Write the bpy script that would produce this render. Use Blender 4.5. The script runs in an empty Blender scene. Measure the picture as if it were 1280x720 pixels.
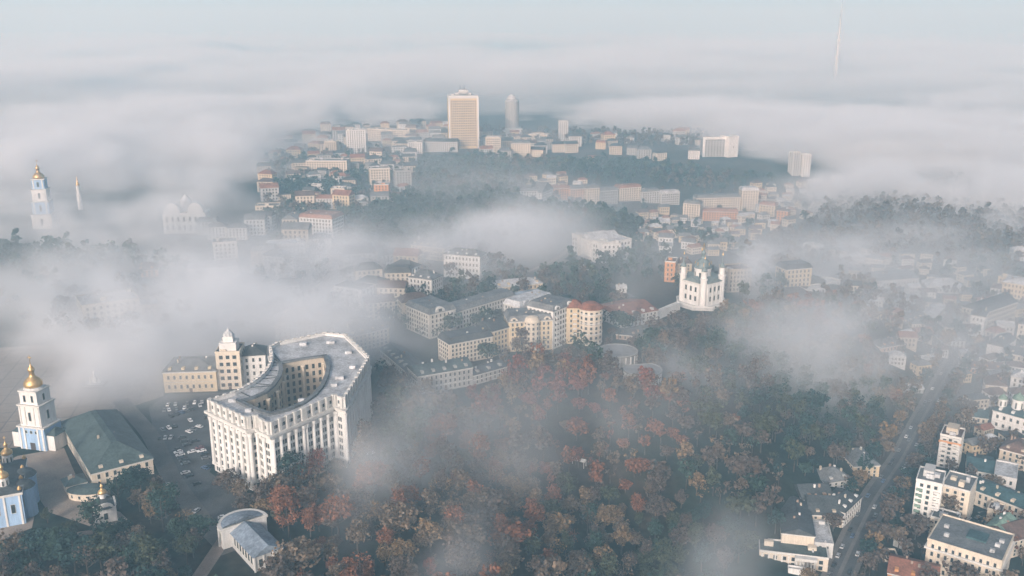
import bpy, math, random
import numpy as np
from mathutils import Vector, Matrix
R0 = random.Random(7)
sc = bpy.context.scene; COL = sc.collection
PI = math.pi
# ------------------------------------------------------------------ camera
F = 1150.0; TH = math.atan(325 / F); ST, CT = math.sin(TH), math.cos(TH); CAMZ = 210.0
camd = bpy.data.cameras.new('camera'); cam = bpy.data.objects.new('camera', camd); COL.objects.link(cam)
cam.location = (0, 0, CAMZ); cam.rotation_euler = (PI / 2 - TH, 0, 0)
camd.sensor_width = 36; camd.lens = 36 * F / 1280; camd.clip_start = 1; camd.clip_end = 80000
sc.camera = cam

def ray(px, py):
    a = (px - 640) / F; b = (360 - py) / F
    return a, CT + b * ST, -ST + b * CT
def U(px, py, z=0.0):
    dx, dy, dz = ray(px, py); t = (z - CAMZ) / dz
    return dx * t, dy * t
def proj(x, y, z):
    w = z - CAMZ; zc = y * CT - w * ST; yc = y * ST + w * CT
    return 640 + F * x / zc, 360 - F * yc / zc
def zat(y, py):
    k = (360 - py) / F
    return CAMZ + y * (k * CT - ST) / (CT + k * ST)

# ------------------------------------------------------------------ terrain
VAL = [(420, 860), (478, 612), (522, 512), (640, 484), (745, 472), (835, 488), (852, 442), (905, 396), (935, 374), (985, 364),
       (1000, 345), (930, 333), (850, 300), (798, 302), (790, 285), (720, 268), (640, 252), (630, 228), (1000, 196)]
VALW = [U(*p) for p in VAL] + [(1600, 1450), (4000, 1200), (4000, -100), (60, 0)]
def seg_dist(X, Y, a, b):
    ax, ay = a; bx, by = b; dx, dy = bx - ax, by - ay
    t = np.clip(((X - ax) * dx + (Y - ay) * dy) / (dx * dx + dy * dy), 0, 1)
    return np.hypot(X - ax - t * dx, Y - ay - t * dy)
def inside(X, Y, poly):
    r = np.zeros(np.shape(X), bool); n = len(poly)
    for i in range(n):
        (x1, y1), (x2, y2) = poly[i], poly[(i + 1) % n]
        c = ((y1 > Y) != (y2 > Y)) & (X < (x2 - x1) * (Y - y1) / ((y2 - y1) or 1e-9) + x1)
        r ^= c
    return r
HILLS = [(U(1140, 285, -25), 150, 24), (U(1240, 262, -25), 190, 22), (U(1060, 262, -30), 110, 18), (U(700, 165, 0), 500, 12)]
def hfun(X, Y):
    d = np.full(np.shape(X), 1e9)
    for i in range(len(VALW)):
        d = np.minimum(d, seg_dist(X, Y, VALW[i], VALW[(i + 1) % len(VALW)]))
    t = np.clip(d / 150, 0, 1); t = t * t * (3 - 2 * t)
    h = np.where(inside(X, Y, VALW), -50 * t, 0.0)
    for (cx, cy), r, a in HILLS:
        h = h + a * np.exp(-((X - cx) ** 2 + (Y - cy) ** 2) / (2 * (r * .6) ** 2))
    return h
GS = 10.0; GX0, GX1, GY0, GY1 = -1600, 2000, 60, 3600
gx = np.arange(GX0, GX1 + 1, GS); gy = np.arange(GY0, GY1 + 1, GS)
HGX, HGY = np.meshgrid(gx, gy, indexing='ij'); HG = hfun(HGX, HGY)
def H(x, y):
    i = min(max((x - GX0) / GS, 0), len(gx) - 1.001); j = min(max((y - GY0) / GS, 0), len(gy) - 1.001)
    a, b = int(i), int(j); f, g = i - a, j - b
    return (HG[a, b] * (1 - f) + HG[a + 1, b] * f) * (1 - g) + (HG[a, b + 1] * (1 - f) + HG[a + 1, b + 1] * f) * g
def P(px, py):
    """the point of the terrain that is seen at a pixel of the 1280 x 720 photograph"""
    dx, dy, dz = ray(px, py); t0 = t = 150.0
    while t < 9000:
        if CAMZ + dz * t < H(dx * t, dy * t): break
        t0 = t; t *= 1.01
    lo, hi = t0, t
    for _ in range(22):
        m = (lo + hi) / 2
        if CAMZ + dz * m < H(dx * m, dy * m): hi = m
        else: lo = m
    return Vector((dx * hi, dy * hi, H(dx * hi, dy * hi)))

# ------------------------------------------------------------------ materials
MATS = {}
def nodes(m):
    m.use_nodes = True; t = m.node_tree; return t, t.nodes['Principled BSDF']
def pmat(key, col, rough=.85, var=.18, scale=.25, metal=0., streak=False, spec=.3, fine=1.6):
    """plain surface with two sizes of noise in its own colour"""
    if key in MATS: return MATS[key]
    m = bpy.data.materials.new(key); t, b = nodes(m); N = t.nodes.new; L = t.links.new
    geo = N('ShaderNodeNewGeometry'); n1 = N('ShaderNodeTexNoise'); n1.inputs['Scale'].default_value = scale; n1.inputs['Detail'].default_value = 4
    n2 = N('ShaderNodeTexNoise'); n2.inputs['Scale'].default_value = fine; n2.inputs['Detail'].default_value = 3
    mp = N('ShaderNodeMapping'); mp.inputs['Scale'].default_value = (1, 1, .18 if streak else 1)
    L(geo.outputs['Position'], mp.inputs[0]); L(mp.outputs[0], n1.inputs['Vector']); L(mp.outputs[0], n2.inputs['Vector'])
    ad = N('ShaderNodeMath'); ad.operation = 'ADD'; L(n1.outputs[0], ad.inputs[0]); L(n2.outputs[0], ad.inputs[1])
    mr = N('ShaderNodeMapRange'); mr.inputs['From Min'].default_value = .65; mr.inputs['From Max'].default_value = 1.35
    mr.inputs['To Min'].default_value = 1 - var * 1.6; mr.inputs['To Max'].default_value = 1 + var * .6; L(ad.outputs[0], mr.inputs['Value'])
    vm = N('ShaderNodeVectorMath'); vm.operation = 'SCALE'; vm.inputs[0].default_value = col; L(mr.outputs[0], vm.inputs['Scale'])
    L(vm.outputs[0], b.inputs['Base Color']); b.inputs['Roughness'].default_value = rough; b.inputs['Metallic'].default_value = metal
    b.inputs['Specular IOR Level'].default_value = spec
    MATS[key] = m; return m
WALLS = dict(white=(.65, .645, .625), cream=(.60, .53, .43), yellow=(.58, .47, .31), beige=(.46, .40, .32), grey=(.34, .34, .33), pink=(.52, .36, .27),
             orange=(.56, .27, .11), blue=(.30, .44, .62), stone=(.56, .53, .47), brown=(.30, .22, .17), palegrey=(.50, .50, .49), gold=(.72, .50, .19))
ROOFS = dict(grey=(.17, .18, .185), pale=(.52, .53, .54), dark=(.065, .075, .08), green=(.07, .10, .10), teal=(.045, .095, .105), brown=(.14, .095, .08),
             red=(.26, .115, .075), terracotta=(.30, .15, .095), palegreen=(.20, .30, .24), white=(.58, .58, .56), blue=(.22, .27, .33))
def W(c): return pmat(c + '_plaster', WALLS[c], .9, .16, .12, streak=True)
def RF(c): return pmat(c + '_roofing', ROOFS[c], .6, .42, .15, spec=.35, fine=.9)
GLASS = pmat('window_glass', (.035, .045, .05), .25, .3, .5, spec=.5)
FRAME = pmat('window_frame_paint', (.55, .53, .48), .7, .1)
TRIM = pmat('pale_stone_trim', (.58, .57, .54), .85, .15)
GOLD = pmat('gold_leaf', (.62, .42, .19), .42, .2, metal=.7, spec=.5)
IRON = pmat('dark_iron', (.05, .055, .06), .6, .2)
BARK = pmat('bark', (.075, .06, .05), .95, .3)

# ------------------------------------------------------------------ mesh builder and scene tree
class MB:
    def __init__(s): s.v = []; s.f = []; s.mi = []; s.cur = 0
    def add(s, vs, fs):
        b = len(s.v); s.v += [tuple(v) for v in vs]; s.f += [tuple(b + i for i in f) for f in fs]; s.mi += [s.cur] * len(fs); return s
    def box(s, x0, x1, y0, y1, z0, z1, rz=0., c=(0, 0)):
        ca, sa = math.cos(rz), math.sin(rz); vs = []
        for z in (z0, z1):
            for x, y in ((x0, y0), (x1, y0), (x1, y1), (x0, y1)):
                vs.append((c[0] + x * ca - y * sa, c[1] + x * sa + y * ca, z))
        return s.add(vs, [(3, 2, 1, 0), (4, 5, 6, 7), (0, 1, 5, 4), (1, 2, 6, 5), (2, 3, 7, 6), (3, 0, 4, 7)])
    def prism(s, pts, z0, z1, cap=True):
        n = len(pts); a = sum(pts[i][0] * pts[(i + 1) % n][1] - pts[(i + 1) % n][0] * pts[i][1] for i in range(n))
        if a < 0: pts = pts[::-1]
        vs = [(x, y, z0) for x, y in pts] + [(x, y, z1) for x, y in pts]
        fs = [(i, (i + 1) % n, n + (i + 1) % n, n + i) for i in range(n)]
        if cap: fs += [tuple(range(n, 2 * n)), tuple(range(n - 1, -1, -1))]
        return s.add(vs, fs)
    def ring(s, a, b, z0, z1):
        """closed band between two outlines with the same number of points"""
        n = len(a); vs = [(x, y, z) for z in (z0, z1) for o in (a, b) for x, y in o]
        fs = []
        for i in range(n):
            j = (i + 1) % n
            fs += [(i, j, 2 * n + j, 2 * n + i), (n + j, n + i, 3 * n + i, 3 * n + j), (2 * n + i, 2 * n + j, 3 * n + j, 3 * n + i), (j, i, n + i, n + j)]
        return s.add(vs, fs)
    def lathe(s, prof, seg=16, c=(0, 0), z=0., a0=0.):
        vs = []
        for r, h in prof:
            for k in range(seg):
                a = a0 + 2 * PI * k / seg; vs.append((c[0] + r * math.cos(a), c[1] + r * math.sin(a), z + h))
        fs = [(i * seg + k, i * seg + (k + 1) % seg, (i + 1) * seg + (k + 1) % seg, (i + 1) * seg + k) for i in range(len(prof) - 1) for k in range(seg)]
        fs += [tuple(range(seg - 1, -1, -1)), tuple((len(prof) - 1) * seg + k for k in range(seg))]
        return s.add(vs, fs)
    def tube(s, a, b, r0, r1, seg=6):
        a, b = Vector(a), Vector(b); d = (b - a).normalized(); u = d.orthogonal().normalized(); w = d.cross(u); vs = []
        for p, r in ((a, r0), (b, r1)):
            for k in range(seg):
                t = 2 * PI * k / seg; vs.append(p + u * (r * math.cos(t)) + w * (r * math.sin(t)))
        return s.add(vs, [(k, (k + 1) % seg, seg + (k + 1) % seg, seg + k) for k in range(seg)] + [tuple(range(seg - 1, -1, -1)), tuple(range(seg, 2 * seg))])
    def mesh(s, name, mats, smooth=False):
        me = bpy.data.meshes.new(name); me.from_pydata(s.v, [], s.f)
        for m in (mats if isinstance(mats, (list, tuple)) else [mats]): me.materials.append(m)
        if any(s.mi): me.polygons.foreach_set('material_index', s.mi)
        if smooth: me.polygons.foreach_set('use_smooth', [True] * len(s.f))
        me.update(); return me
    def build(s, name, mats, parent=None, smooth=False):
        return link(name, s.mesh(name, mats, smooth), parent)
def link(name, data, parent=None, loc=None, rz=None):
    o = bpy.data.objects.new(name, data); COL.objects.link(o)
    if parent is not None: o.parent = parent
    if loc is not None: o.location = loc
    if rz is not None: o.rotation_euler = (0, 0, rz)
    return o
def tag(o, label, cat, group=None):
    o['label'] = label; o['category'] = cat
    if group: o['group'] = group
    return o
def thing(name, label, cat, loc, rz=0., group=None):
    return tag(link(name, None, None, loc, rz), label, cat, group)
def struct(o, kind='structure'): o['kind'] = kind; return o

# ------------------------------------------------------------------ window meshes, shared by size
WM = {}
def window_mesh(w, h):
    k = (round(w, 1), round(h, 1))
    if k not in WM:
        w, h = k; b = MB()
        b.box(-w / 2, w / 2, -.04, .1, -h / 2, h / 2); b.cur = 1; f = .13
        for x0, x1, z0, z1 in ((-w / 2 - f, -w / 2, -h / 2 - f, h / 2 + f), (w / 2, w / 2 + f, -h / 2 - f, h / 2 + f), (-w / 2, w / 2, h / 2, h / 2 + f), (-w / 2, w / 2, -h / 2 - f * 1.4, -h / 2)):
            b.box(x0, x1, -.12, .1, z0, z1)
        WM[k] = b.mesh('window', [GLASS, FRAME])
    return WM[k]
def windows(root, spots, w, h, cap=100):
    """spots: local (x, y, z, facing angle); the first hundred are parts, what is left is one part of kind stuff"""
    me = window_mesh(w, h)
    for x, y, z, a in spots[:cap]: link('window', me, root, (x, y, z), a)
    glazing(root, spots[cap:], w, h)
def glazing(root, spots, w, h):
    if not spots: return
    b = MB()
    for x, y, z, a in spots: b.box(-w / 2, w / 2, -.06, .1, z - h / 2, z + h / 2, a, (x, y))
    struct(b.build('glazing', GLASS, root), 'stuff')
def facade_spots(ax, ay, bx, by, z0, z1, floors, step, margin=1.2, skip=()):
    """window places on the wall from a to b (outside on the right hand of a->b)"""
    L = math.hypot(bx - ax, by - ay); n = max(1, int((L - 2 * margin) / step + .5)); a = math.atan2(by - ay, bx - ax); out = []
    fh = (z1 - z0) / floors
    for j in range(floors - 1, -1, -1):
        for i in range(n):
            if (i, j) in skip: continue
            t = (margin + (L - 2 * margin) * (i + .5) / n) / L
            out.append((ax + (bx - ax) * t, ay + (by - ay) * t, z0 + fh * (j + .5), a))
    return out

# ------------------------------------------------------------------ generic building
FOOT = []          # (centre x, y, half w, half d, rz) kept clear of trees
def roof_mesh(w, d, h, rtype, rh, over=.5):
    b = MB(); x, y = w / 2 + over, d / 2 + over
    if rtype == 'gable':       # ridge along x
        b.add([(-x, -y, h - .25), (x, -y, h - .25), (x, y, h - .25), (-x, y, h - .25), (-x, -y, h), (x, -y, h), (x, y, h), (-x, y, h), (-x, 0, h + rh), (x, 0, h + rh)],
              [(3, 2, 1, 0), (0, 1, 5, 4), (2, 3, 7, 6), (4, 5, 9, 8), (6, 7, 8, 9), (1, 2, 6, 9, 5), (3, 0, 4, 8, 7)])
    elif rtype == 'gabley':
        b.add([(-x, -y, h - .25), (x, -y, h - .25), (x, y, h - .25), (-x, y, h - .25), (-x, -y, h), (x, -y, h), (x, y, h), (-x, y, h), (0, -y, h + rh), (0, y, h + rh)],
              [(3, 2, 1, 0), (1, 2, 6, 5), (3, 0, 4, 7), (5, 6, 9, 8), (7, 4, 8, 9), (0, 1, 5, 8, 4), (2, 3, 7, 9, 6)])
    elif rtype == 'hip':
        k = min(x, y) * .9; rx, ry = max(x - k, 0.3), max(y - k, 0.3)
        b.add([(-x, -y, h - .25), (x, -y, h - .25), (x, y, h - .25), (-x, y, h - .25), (-x, -y, h), (x, -y, h), (x, y, h), (-x, y, h), (-rx, -ry, h + rh), (rx, -ry, h + rh), (rx, ry, h + rh), (-rx, ry, h + rh)],
              [(3, 2, 1, 0), (0, 1, 5, 4), (1, 2, 6, 5), (2, 3, 7, 6), (3, 0, 4, 7), (4, 5, 9, 8), (5, 6, 10, 9), (6, 7, 11, 10), (7, 4, 8, 11), (8, 9, 10, 11)])
    elif rtype == 'mansard':
        k = rh * .55
        b.add([(-x, -y, h - .25), (x, -y, h - .25), (x, y, h - .25), (-x, y, h - .25), (-x, -y, h), (x, -y, h), (x, y, h), (-x, y, h), (-x + k, -y + k, h + rh), (x - k, -y + k, h + rh), (x - k, y - k, h + rh), (-x + k, y - k, h + rh)],
              [(3, 2, 1, 0), (0, 1, 5, 4), (1, 2, 6, 5), (2, 3, 7, 6), (3, 0, 4, 7), (4, 5, 9, 8), (5, 6, 10, 9), (6, 7, 11, 10), (7, 4, 8, 11), (8, 9, 10, 11)])
    else:
        b.box(-w / 2 + .3, w / 2 - .3, -d / 2 + .3, d / 2 - .3, h - .4, h - .1)
    return b
def wall_mesh(w, d, h, rtype, rh, deep=7.):
    b = MB(); x, y = w / 2, d / 2
    b.box(-x, x, -y, y, -deep, h - .26 if rtype != 'flat' else h - .42)
    if rtype == 'gable':
        s = rh * .97
        for sx in (-1, 1): b.add([(sx * x, -y, h - .26), (sx * x, y, h - .26), (sx * x, 0, h + s - .3), (sx * (x - .5), -y, h - .26), (sx * (x - .5), y, h - .26), (sx * (x - .5), 0, h + s - .3)], [(0, 1, 2), (5, 4, 3), (0, 2, 5, 3), (1, 4, 5, 2)])
    return b
def frame_of(L, R, depth):
    a, b = P(*L), P(*R); z = min(a.z, b.z); u = Vector((b.x - a.x, b.y - a.y, 0)); w = u.length; u.normalize(); n = Vector((-u.y, u.x, 0))
    c = (a + b) / 2 + n * depth / 2; c.z = z
    return c, w, math.atan2(u.y, u.x), a
def building(name, label, cat, L, R, depth, wall='cream', roof='grey', hpx=None, h=None, rtype='flat', rh=None, floors=None, step=3.4, ww=1.3, group=None,
             extras=True, seed=0, back=False, cornice=True, win=True, wcap=100):
    rg = random.Random(hash((L, R, seed)) & 0xffff)
    c, w, rz, a = frame_of(L, R, depth)
    if h is None:
        h = zat(a.y, L[1] - hpx) - a.z
    h = max(h, 3.2)
    root = thing(name, label, cat, c, rz, group); d = depth
    FOOT.append((c.x, c.y, w / 2, d / 2, rz))
    if rh is None: rh = {'gable': d * .3, 'gabley': w * .3, 'hip': min(w, d) * .28, 'mansard': 3.4}.get(rtype, 0)
    wm, rm = W(wall), RF(roof)
    wall_mesh(w, d, h, rtype, rh).build('wall', wm, root)
    if rtype == 'gabley':
        s = rh * .97; b = MB(); x, y = w / 2, d / 2
        for sy in (-1, 1): b.add([(-x, sy * y, h - .26), (x, sy * y, h - .26), (0, sy * y, h + s - .3), (-x, sy * (y - .5), h - .26), (x, sy * (y - .5), h - .26), (0, sy * (y - .5), h + s - .3)], [(0, 1, 2), (5, 4, 3), (0, 2, 5, 3), (1, 4, 5, 2)])
        b.build('gable', wm, root)
    rf = roof_mesh(w, d, h, rtype, rh).build('roof', rm, root)
    dist = math.hypot(c.x, c.y, CAMZ - c.z) if False else math.sqrt(c.x ** 2 + c.y ** 2 + (CAMZ - c.z) ** 2)
    pxm = F / dist
    if rtype == 'flat':
        o = [(-w / 2 - .15, -d / 2 - .15), (w / 2 + .15, -d / 2 - .15), (w / 2 + .15, d / 2 + .15), (-w / 2 - .15, d / 2 + .15)]
        i = [(-w / 2 + .3, -d / 2 + .3), (w / 2 - .3, -d / 2 + .3), (w / 2 - .3, d / 2 - .3), (-w / 2 + .3, d / 2 - .3)]
        MB().ring(o, i, h - .4, h + .7).build('parapet', wm if rg.random() < .6 else TRIM, root)
        if extras:
            for _ in range(rg.randint(1, 3) + int(w * d / 500)):
                bw, bd, bh = rg.uniform(1.5, 4.5), rg.uniform(1.5, 4), rg.uniform(1.2, 3)
                if bw > w * .4 or bd > d * .5: continue
                x, y = rg.uniform(-w / 2 + bw, w / 2 - bw), rg.uniform(-d / 2 + bd, d / 2 - bd)
                MB().box(x - bw / 2, x + bw / 2, y - bd / 2, y + bd / 2, h - .1, h + bh).build('roof_hut', wm if rg.random() < .5 else RF('pale'), rf)
            for _ in range(rg.randint(1, 4)):
                x, y = rg.uniform(-w / 2 + 1, w / 2 - 1), rg.uniform(-d / 2 + 1, d / 2 - 1)
                MB().box(x - .4, x + .4, y - .4, y + .4, h - .1, h + rg.uniform(.8, 1.6)).build('vent_stack', RF('pale'), rf)
    else:
        if extras:
            for _ in range(rg.randint(2, 4)):
                x = rg.uniform(-w * .4, w * .4); y = rg.choice((-1, 1)) * d * rg.uniform(.08, .2); zt = h + rh * .75
                if rtype == 'gabley': x, y = rg.choice((-1, 1)) * w * rg.uniform(.08, .2), rg.uniform(-d * .4, d * .4)
                MB().box(x - .5, x + .5, y - .4, y + .4, h, zt + rg.uniform(1., 1.8)).build('chimney', W(rg.choice(('brown', 'beige', 'white'))), rf)
            if rtype in ('gable', 'mansard', 'hip') and w > 16 and pxm > 1.3:
                n = int(w / 7)
                for i in range(n):
                    x = -w / 2 + w * (i + .5) / n; yy = -d / 2 + (1.0 if rtype != 'mansard' else .6)
                    dm = MB(); dm.box(x - .9, x + .9, yy, yy + 2.6, h + .1, h + 1.9); dm.build('dormer', wm, rf)
        if cornice:
            o = [(-w / 2 - .3, -d / 2 - .3), (w / 2 + .3, -d / 2 - .3), (w / 2 + .3, d / 2 + .3), (-w / 2 - .3, d / 2 + .3)]
            i = [(-w / 2 + .1, -d / 2 + .1), (w / 2 - .1, -d / 2 + .1), (w / 2 - .1, d / 2 - .1), (-w / 2 + .1, d / 2 - .1)]
            MB().ring(o, i, h - .95, h - .28).build('cornice', TRIM, root)
    if win:
        fl = floors or max(1, round(h / 3.7)); wh = min(2.3, h / fl * .55)
        x, y = w / 2, d / 2; sp = facade_spots(-x, -y, x, -y, .6, h - .9, fl, step)
        R3 = Matrix.Rotation(rz, 3, 'Z'); view = Vector((c.x, c.y, 0)).normalized()
        if (R3 @ Vector((1, 0, 0))).dot(view) < .12: sp += facade_spots(x, -y, x, y, .6, h - .9, fl, step)
        if (R3 @ Vector((-1, 0, 0))).dot(view) < .12: sp += facade_spots(-x, y, -x, -y, .6, h - .9, fl, step)
        if pxm > 1.25:
            windows(root, sp, ww, wh, wcap)
        else:
            glazing(root, sp, ww, wh)
        if pxm > 1.25 and fl > 1:
            bb = MB()
            for k in range(1, min(fl, 3)):
                z = .6 + (h - 1.5) * k / fl - .12
                bb.ring([(-x - .14, -y - .14), (x + .14, -y - .14), (x + .14, y + .14), (-x - .14, y + .14)], [(-x + .1, -y + .1), (x - .1, -y + .1), (x - .1, y - .1), (-x + .1, y - .1)], z, z + .22)
                break
            bb.build('string_course', TRIM, root)
        if pxm > 1.6:
            MB().box(-.9, .9, -y - .1, -y + .1, 0, 2.5).build('door', pmat('door_wood', (.10, .06, .04), .6), root)
    return root, w, d, h, rf

def arch_gable(root, x, yf, z, r, mat, win=True):
    """a rounded gable standing on the front wall at local x"""
    n = 10; t = [(x + r * math.cos(PI * k / n), z + r * .95 * math.sin(PI * k / n)) for k in range(n + 1)]
    MB().add([(a, y, c) for y in (yf - .35, yf + 2.2) for a, c in t], [tuple(range(n, -1, -1)), tuple(range(n + 1, 2 * n + 2))] + [(k, k + 1, n + 2 + k, n + 1 + k) for k in range(n)] + [(0, n + 1, 2 * n + 1, n)]).build('arched_gable', mat, root)
    if win: link('window', window_mesh(r * .7, r * .5), root, (x, yf - .36, z + r * .38))
def bay_window(root, x, yf, z0, z1, w, mat, floors):
    MB().box(x - w / 2, x + w / 2, yf - 1.3, yf - .02, z0, z1).build('bay', mat, root)
    for f in range(floors): link('window', window_mesh(w * .55, (z1 - z0) / floors * .55), root, (x, yf - 1.3, z0 + (z1 - z0) * (f + .5) / floors))
def balconies(root, xs, yf, zs, w=3.0):
    for x in xs:
        for z in zs: MB().box(x - w / 2, x + w / 2, yf - 1.2, yf - .02, z - .5, z + .55).build('balcony', TRIM, root)
# ================================================================== the curved white office block
def local(pts, o): return [(x - o[0], y - o[1]) for x, y in pts]
def inset(poly, k):
    n = len(poly); out = []
    for i in range(n):
        p0, p1, p2 = Vector(poly[i - 1]), Vector(poly[i]), Vector(poly[(i + 1) % n])
        e1 = (p1 - p0).normalized(); e2 = (p2 - p1).normalized(); n1 = Vector((-e1.y, e1.x)); n2 = Vector((-e2.y, e2.x))
        m = (n1 + n2); m = m / max(m.length_squared, .3) * 2 if m.length > .3 else n1
        out.append(tuple(p1 + m * k))
    return out
def polyline_ring_mesh(b, outer, inner, z):
    """flat annulus between two outlines by bridging (outer and inner resampled to the same count)"""
    n = len(outer); vs = [(x, y, z) for x, y in outer] + [(x, y, z) for x, y in inner]
    b.add(vs, [(i, (i + 1) % n, n + (i + 1) % n, n + i) for i in range(n)])
def curved_block():
    o = (-111., 448.); hw = 36.0; K = 1.01
    root = thing('office_block', 'huge white curved office block around an open oval courtyard, giant pilasters and heavy attic', 'office building', (o[0], o[1], 0))
    # outline, anticlockwise seen from above
    nl = [(-144, 406), (-138, 399.3), (-115.7, 374.6)]
    arc = lambda a, m, b, n: [((1 - t) ** 2 * a[0] + 2 * t * (1 - t) * m[0] + t * t * b[0], (1 - t) ** 2 * a[1] + 2 * t * (1 - t) * m[1] + t * t * b[1]) for t in [i / n for i in range(n + 1)]]
    outer = [(-146.5, 412.4), (-122.3, 391.4), (-118.8, 394.2), (-114.6, 389.0), (-110, 385.1), (-98.5, 402), (-87, 419.2), (-81.8, 414.6), (-80, 443), (-78.5, 472.6), (-85, 486), (-97.4, 510.6), (-110.1, 514.5), (-133.5, 497)] + arc((-136, 489), (-121, 450), (-137, 422), 8)
    court = [U(a, c, hw) for a, c in ((304, 503), (320, 511), (338, 517), (358, 512), (377, 504), (391, 494), (400, 483), (406, 470), (408, 458), (404, 447), (378, 450.5), (353, 455), (354, 463), (352, 471), (345, 482), (334, 492), (319, 498.5))]
    # resample both by angle round a centre line: simple bridge through nearest points
    ol, cl = local(outer, o), local(court, o)
    FOOT.extend([(-125, 411, 21, 22, 0), (-99, 415, 19, 26, 0), (-100, 455, 22, 35, 0), (-108, 500, 26, 26, 0), (-131, 468, 10, 45, 0)])
    b = MB(); n = len(ol)
    b.prism(ol, -5, hw - 5, cap=False); b.build('wall', W('white'), root)
    att = MB(); ai = inset(ol, .35)
    att.prism(ai, hw - 4.2, hw + 1.1, cap=False); ii = inset(ai, .7)
    m = len(ii); att.add([(x, y, z) for z in (hw - .5, hw + 1.1) for x, y in ii], [((i + 1) % m, i, m + i, m + (i + 1) % m) for i in range(m)])
    att.add([(x, y, hw + 1.1) for x, y in ai] + [(x, y, hw + 1.1) for x, y in ii], [(i, (i + 1) % m, m + (i + 1) % m, m + i) for i in range(m)])
    att.build('attic_wall', W('white'), root)
    MB().ring(inset(ol, -1.8), inset(ol, .6), hw - 5.4, hw - 4.2).build('cornice', TRIM, root)
    MB().ring(inset(ol, -.7), inset(ol, .6), hw - 6.6, hw - 5.6).build('frieze', W('white'), root)
    MB().ring(inset(ol, -.35), inset(ol, .6), hw + 1.1, hw + 1.5).build('coping', TRIM, root)
    MB().ring(inset(ol, -.7), inset(ol, .3), 3.6, 4.3).build('plinth_band', TRIM, root)
    # roof: triangulate outer with the courtyard cut out
    import mathutils
    pts = [Vector((x, y, 0)) for x, y in inset(ol, .9)]; hole = [Vector((x, y, 0)) for x, y in cl]
    tri = mathutils.geometry.tessellate_polygon([pts, hole]); allp = pts + hole
    rb = MB(); rb.add([(p.x, p.y, hw - .2) for p in allp], [t if (allp[t[1]] - allp[t[0]]).cross(allp[t[2]] - allp[t[0]]).z > 0 else t[::-1] for t in tri])
    roof = rb.build('roof', RF('pale'), root)
    # raised kerb round the courtyard, inner wall, court floor
    MB().ring(inset(cl, -2.2), cl, hw - .25, hw + 1.0).build('courtyard_kerb', RF('grey'), root)
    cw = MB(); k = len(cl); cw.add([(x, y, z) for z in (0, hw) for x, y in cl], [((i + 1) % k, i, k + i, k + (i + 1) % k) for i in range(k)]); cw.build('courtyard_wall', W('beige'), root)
    MB().prism(cl, -1, .3).build('courtyard_floor', RF('grey'), root)
    cs = []
    for i in range(k):
        p, q = cl[i], cl[(i + 1) % k]; L = math.hypot(q[0] - p[0], q[1] - p[1])
        if L < 3: continue
        cs += facade_spots(q[0], q[1], p[0], p[1], 9, hw - 2, 6, 3.6, .5)
        a = math.atan2(q[1] - p[1], q[0] - p[0])
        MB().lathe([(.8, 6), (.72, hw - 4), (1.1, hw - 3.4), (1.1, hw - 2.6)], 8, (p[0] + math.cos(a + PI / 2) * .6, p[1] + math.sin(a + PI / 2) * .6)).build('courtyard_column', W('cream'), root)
    glazing(root, cs, 1.5, 2.6)
    # seams on the front wing's metal roof and small roof furniture
    for i in range(11):
        a = arc((-134.5, 484), (-120.5, 448), (-134.5, 422), 10)[i]; a = (a[0] * K, a[1] * K); c = min(court, key=lambda q: (q[0] - a[0]) ** 2 + (q[1] - a[1]) ** 2); d = Vector((c[0] - a[0], c[1] - a[1])); d *= max(0, d.length - 3) / d.length; c = (a[0] + d.x, a[1] + d.y)
        MB().tube((a[0] - o[0], a[1] - o[1], hw + .05), (c[0] - o[0], c[1] - o[1], hw + .05), .22, .22, 4).build('roof_seam', RF('dark'), roof)
    for x, y, s in ((-88, 440, 2.2), (-84, 455, 1.6), (-103, 495, 2.4), (-90, 478, 1.8), (-118, 492, 2), (-101, 410, 1.5), (-89, 430, 1.6), (-134, 410, 1.8), (-123, 398, 1.5)):
        x *= K; y *= K
        MB().box(x - o[0] - s, x - o[0] + s, y - o[1] - s * .6, y - o[1] + s * .6, hw - .2, hw + 1.3).build('roof_hut', RF('pale'), roof)
    # pilasters, piers on the attic and windows
    spots = []; att_s = []
    for i in range(n):
        p, q = ol[i], ol[(i + 1) % n]; L = math.hypot(q[0] - p[0], q[1] - p[1]); a = math.atan2(q[1] - p[1], q[0] - p[0])
        nx, ny = math.sin(a), -math.cos(a)
        if L < 4: continue
        bays = max(1, round(L / 5.2))
        vis = (nx * (p[0] + o[0]) + ny * (p[1] + o[1])) < 60
        for j in range(bays + 1):
            t = (.9 + (L - 1.8) * j / bays) / L if L > 3 else .5
            x, y = p[0] + (q[0] - p[0]) * t, p[1] + (q[1] - p[1]) * t
            if vis or L > 8:
                if j < bays or L > 8:
                    MB().lathe([(1.25, 4.3), (1.25, 5.2), (1.0, 5.6), (.86, hw - 9), (1.2, hw - 8.2), (1.35, hw - 6.6)], 10, (x + nx * .35, y + ny * .35)).build('half_column', W('white'), root)
            pm = MB(); pm.box(-.8, .8, -.9, .6, hw - 4.2, hw + 1.9, a, (x, y)); pm.build('attic_pier', TRIM, root)
        if vis:
            for j in range(bays):
                for s in (-.78, .78):
                    t = (.9 + (L - 1.8) * (j + .5) / bays + s) / L; x, y = p[0] + (q[0] - p[0]) * t, p[1] + (q[1] - p[1]) * t
                    for f in range(6): spots.append((x, y, 6.6 + f * 3.75, a))
                    att_s.append((x - nx * .35, y - ny * .35, hw - 1.9, a)); spots.append((x, y, 2.0, a))
    spots.sort(key=lambda s: (s[0] + o[0]) * .2 + s[1] - s[2] * .5)
    windows(root, spots, 1.05, 2.3, 98); glazing(root, att_s, 1.2, 1.7)
    return root
curved_block()

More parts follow.
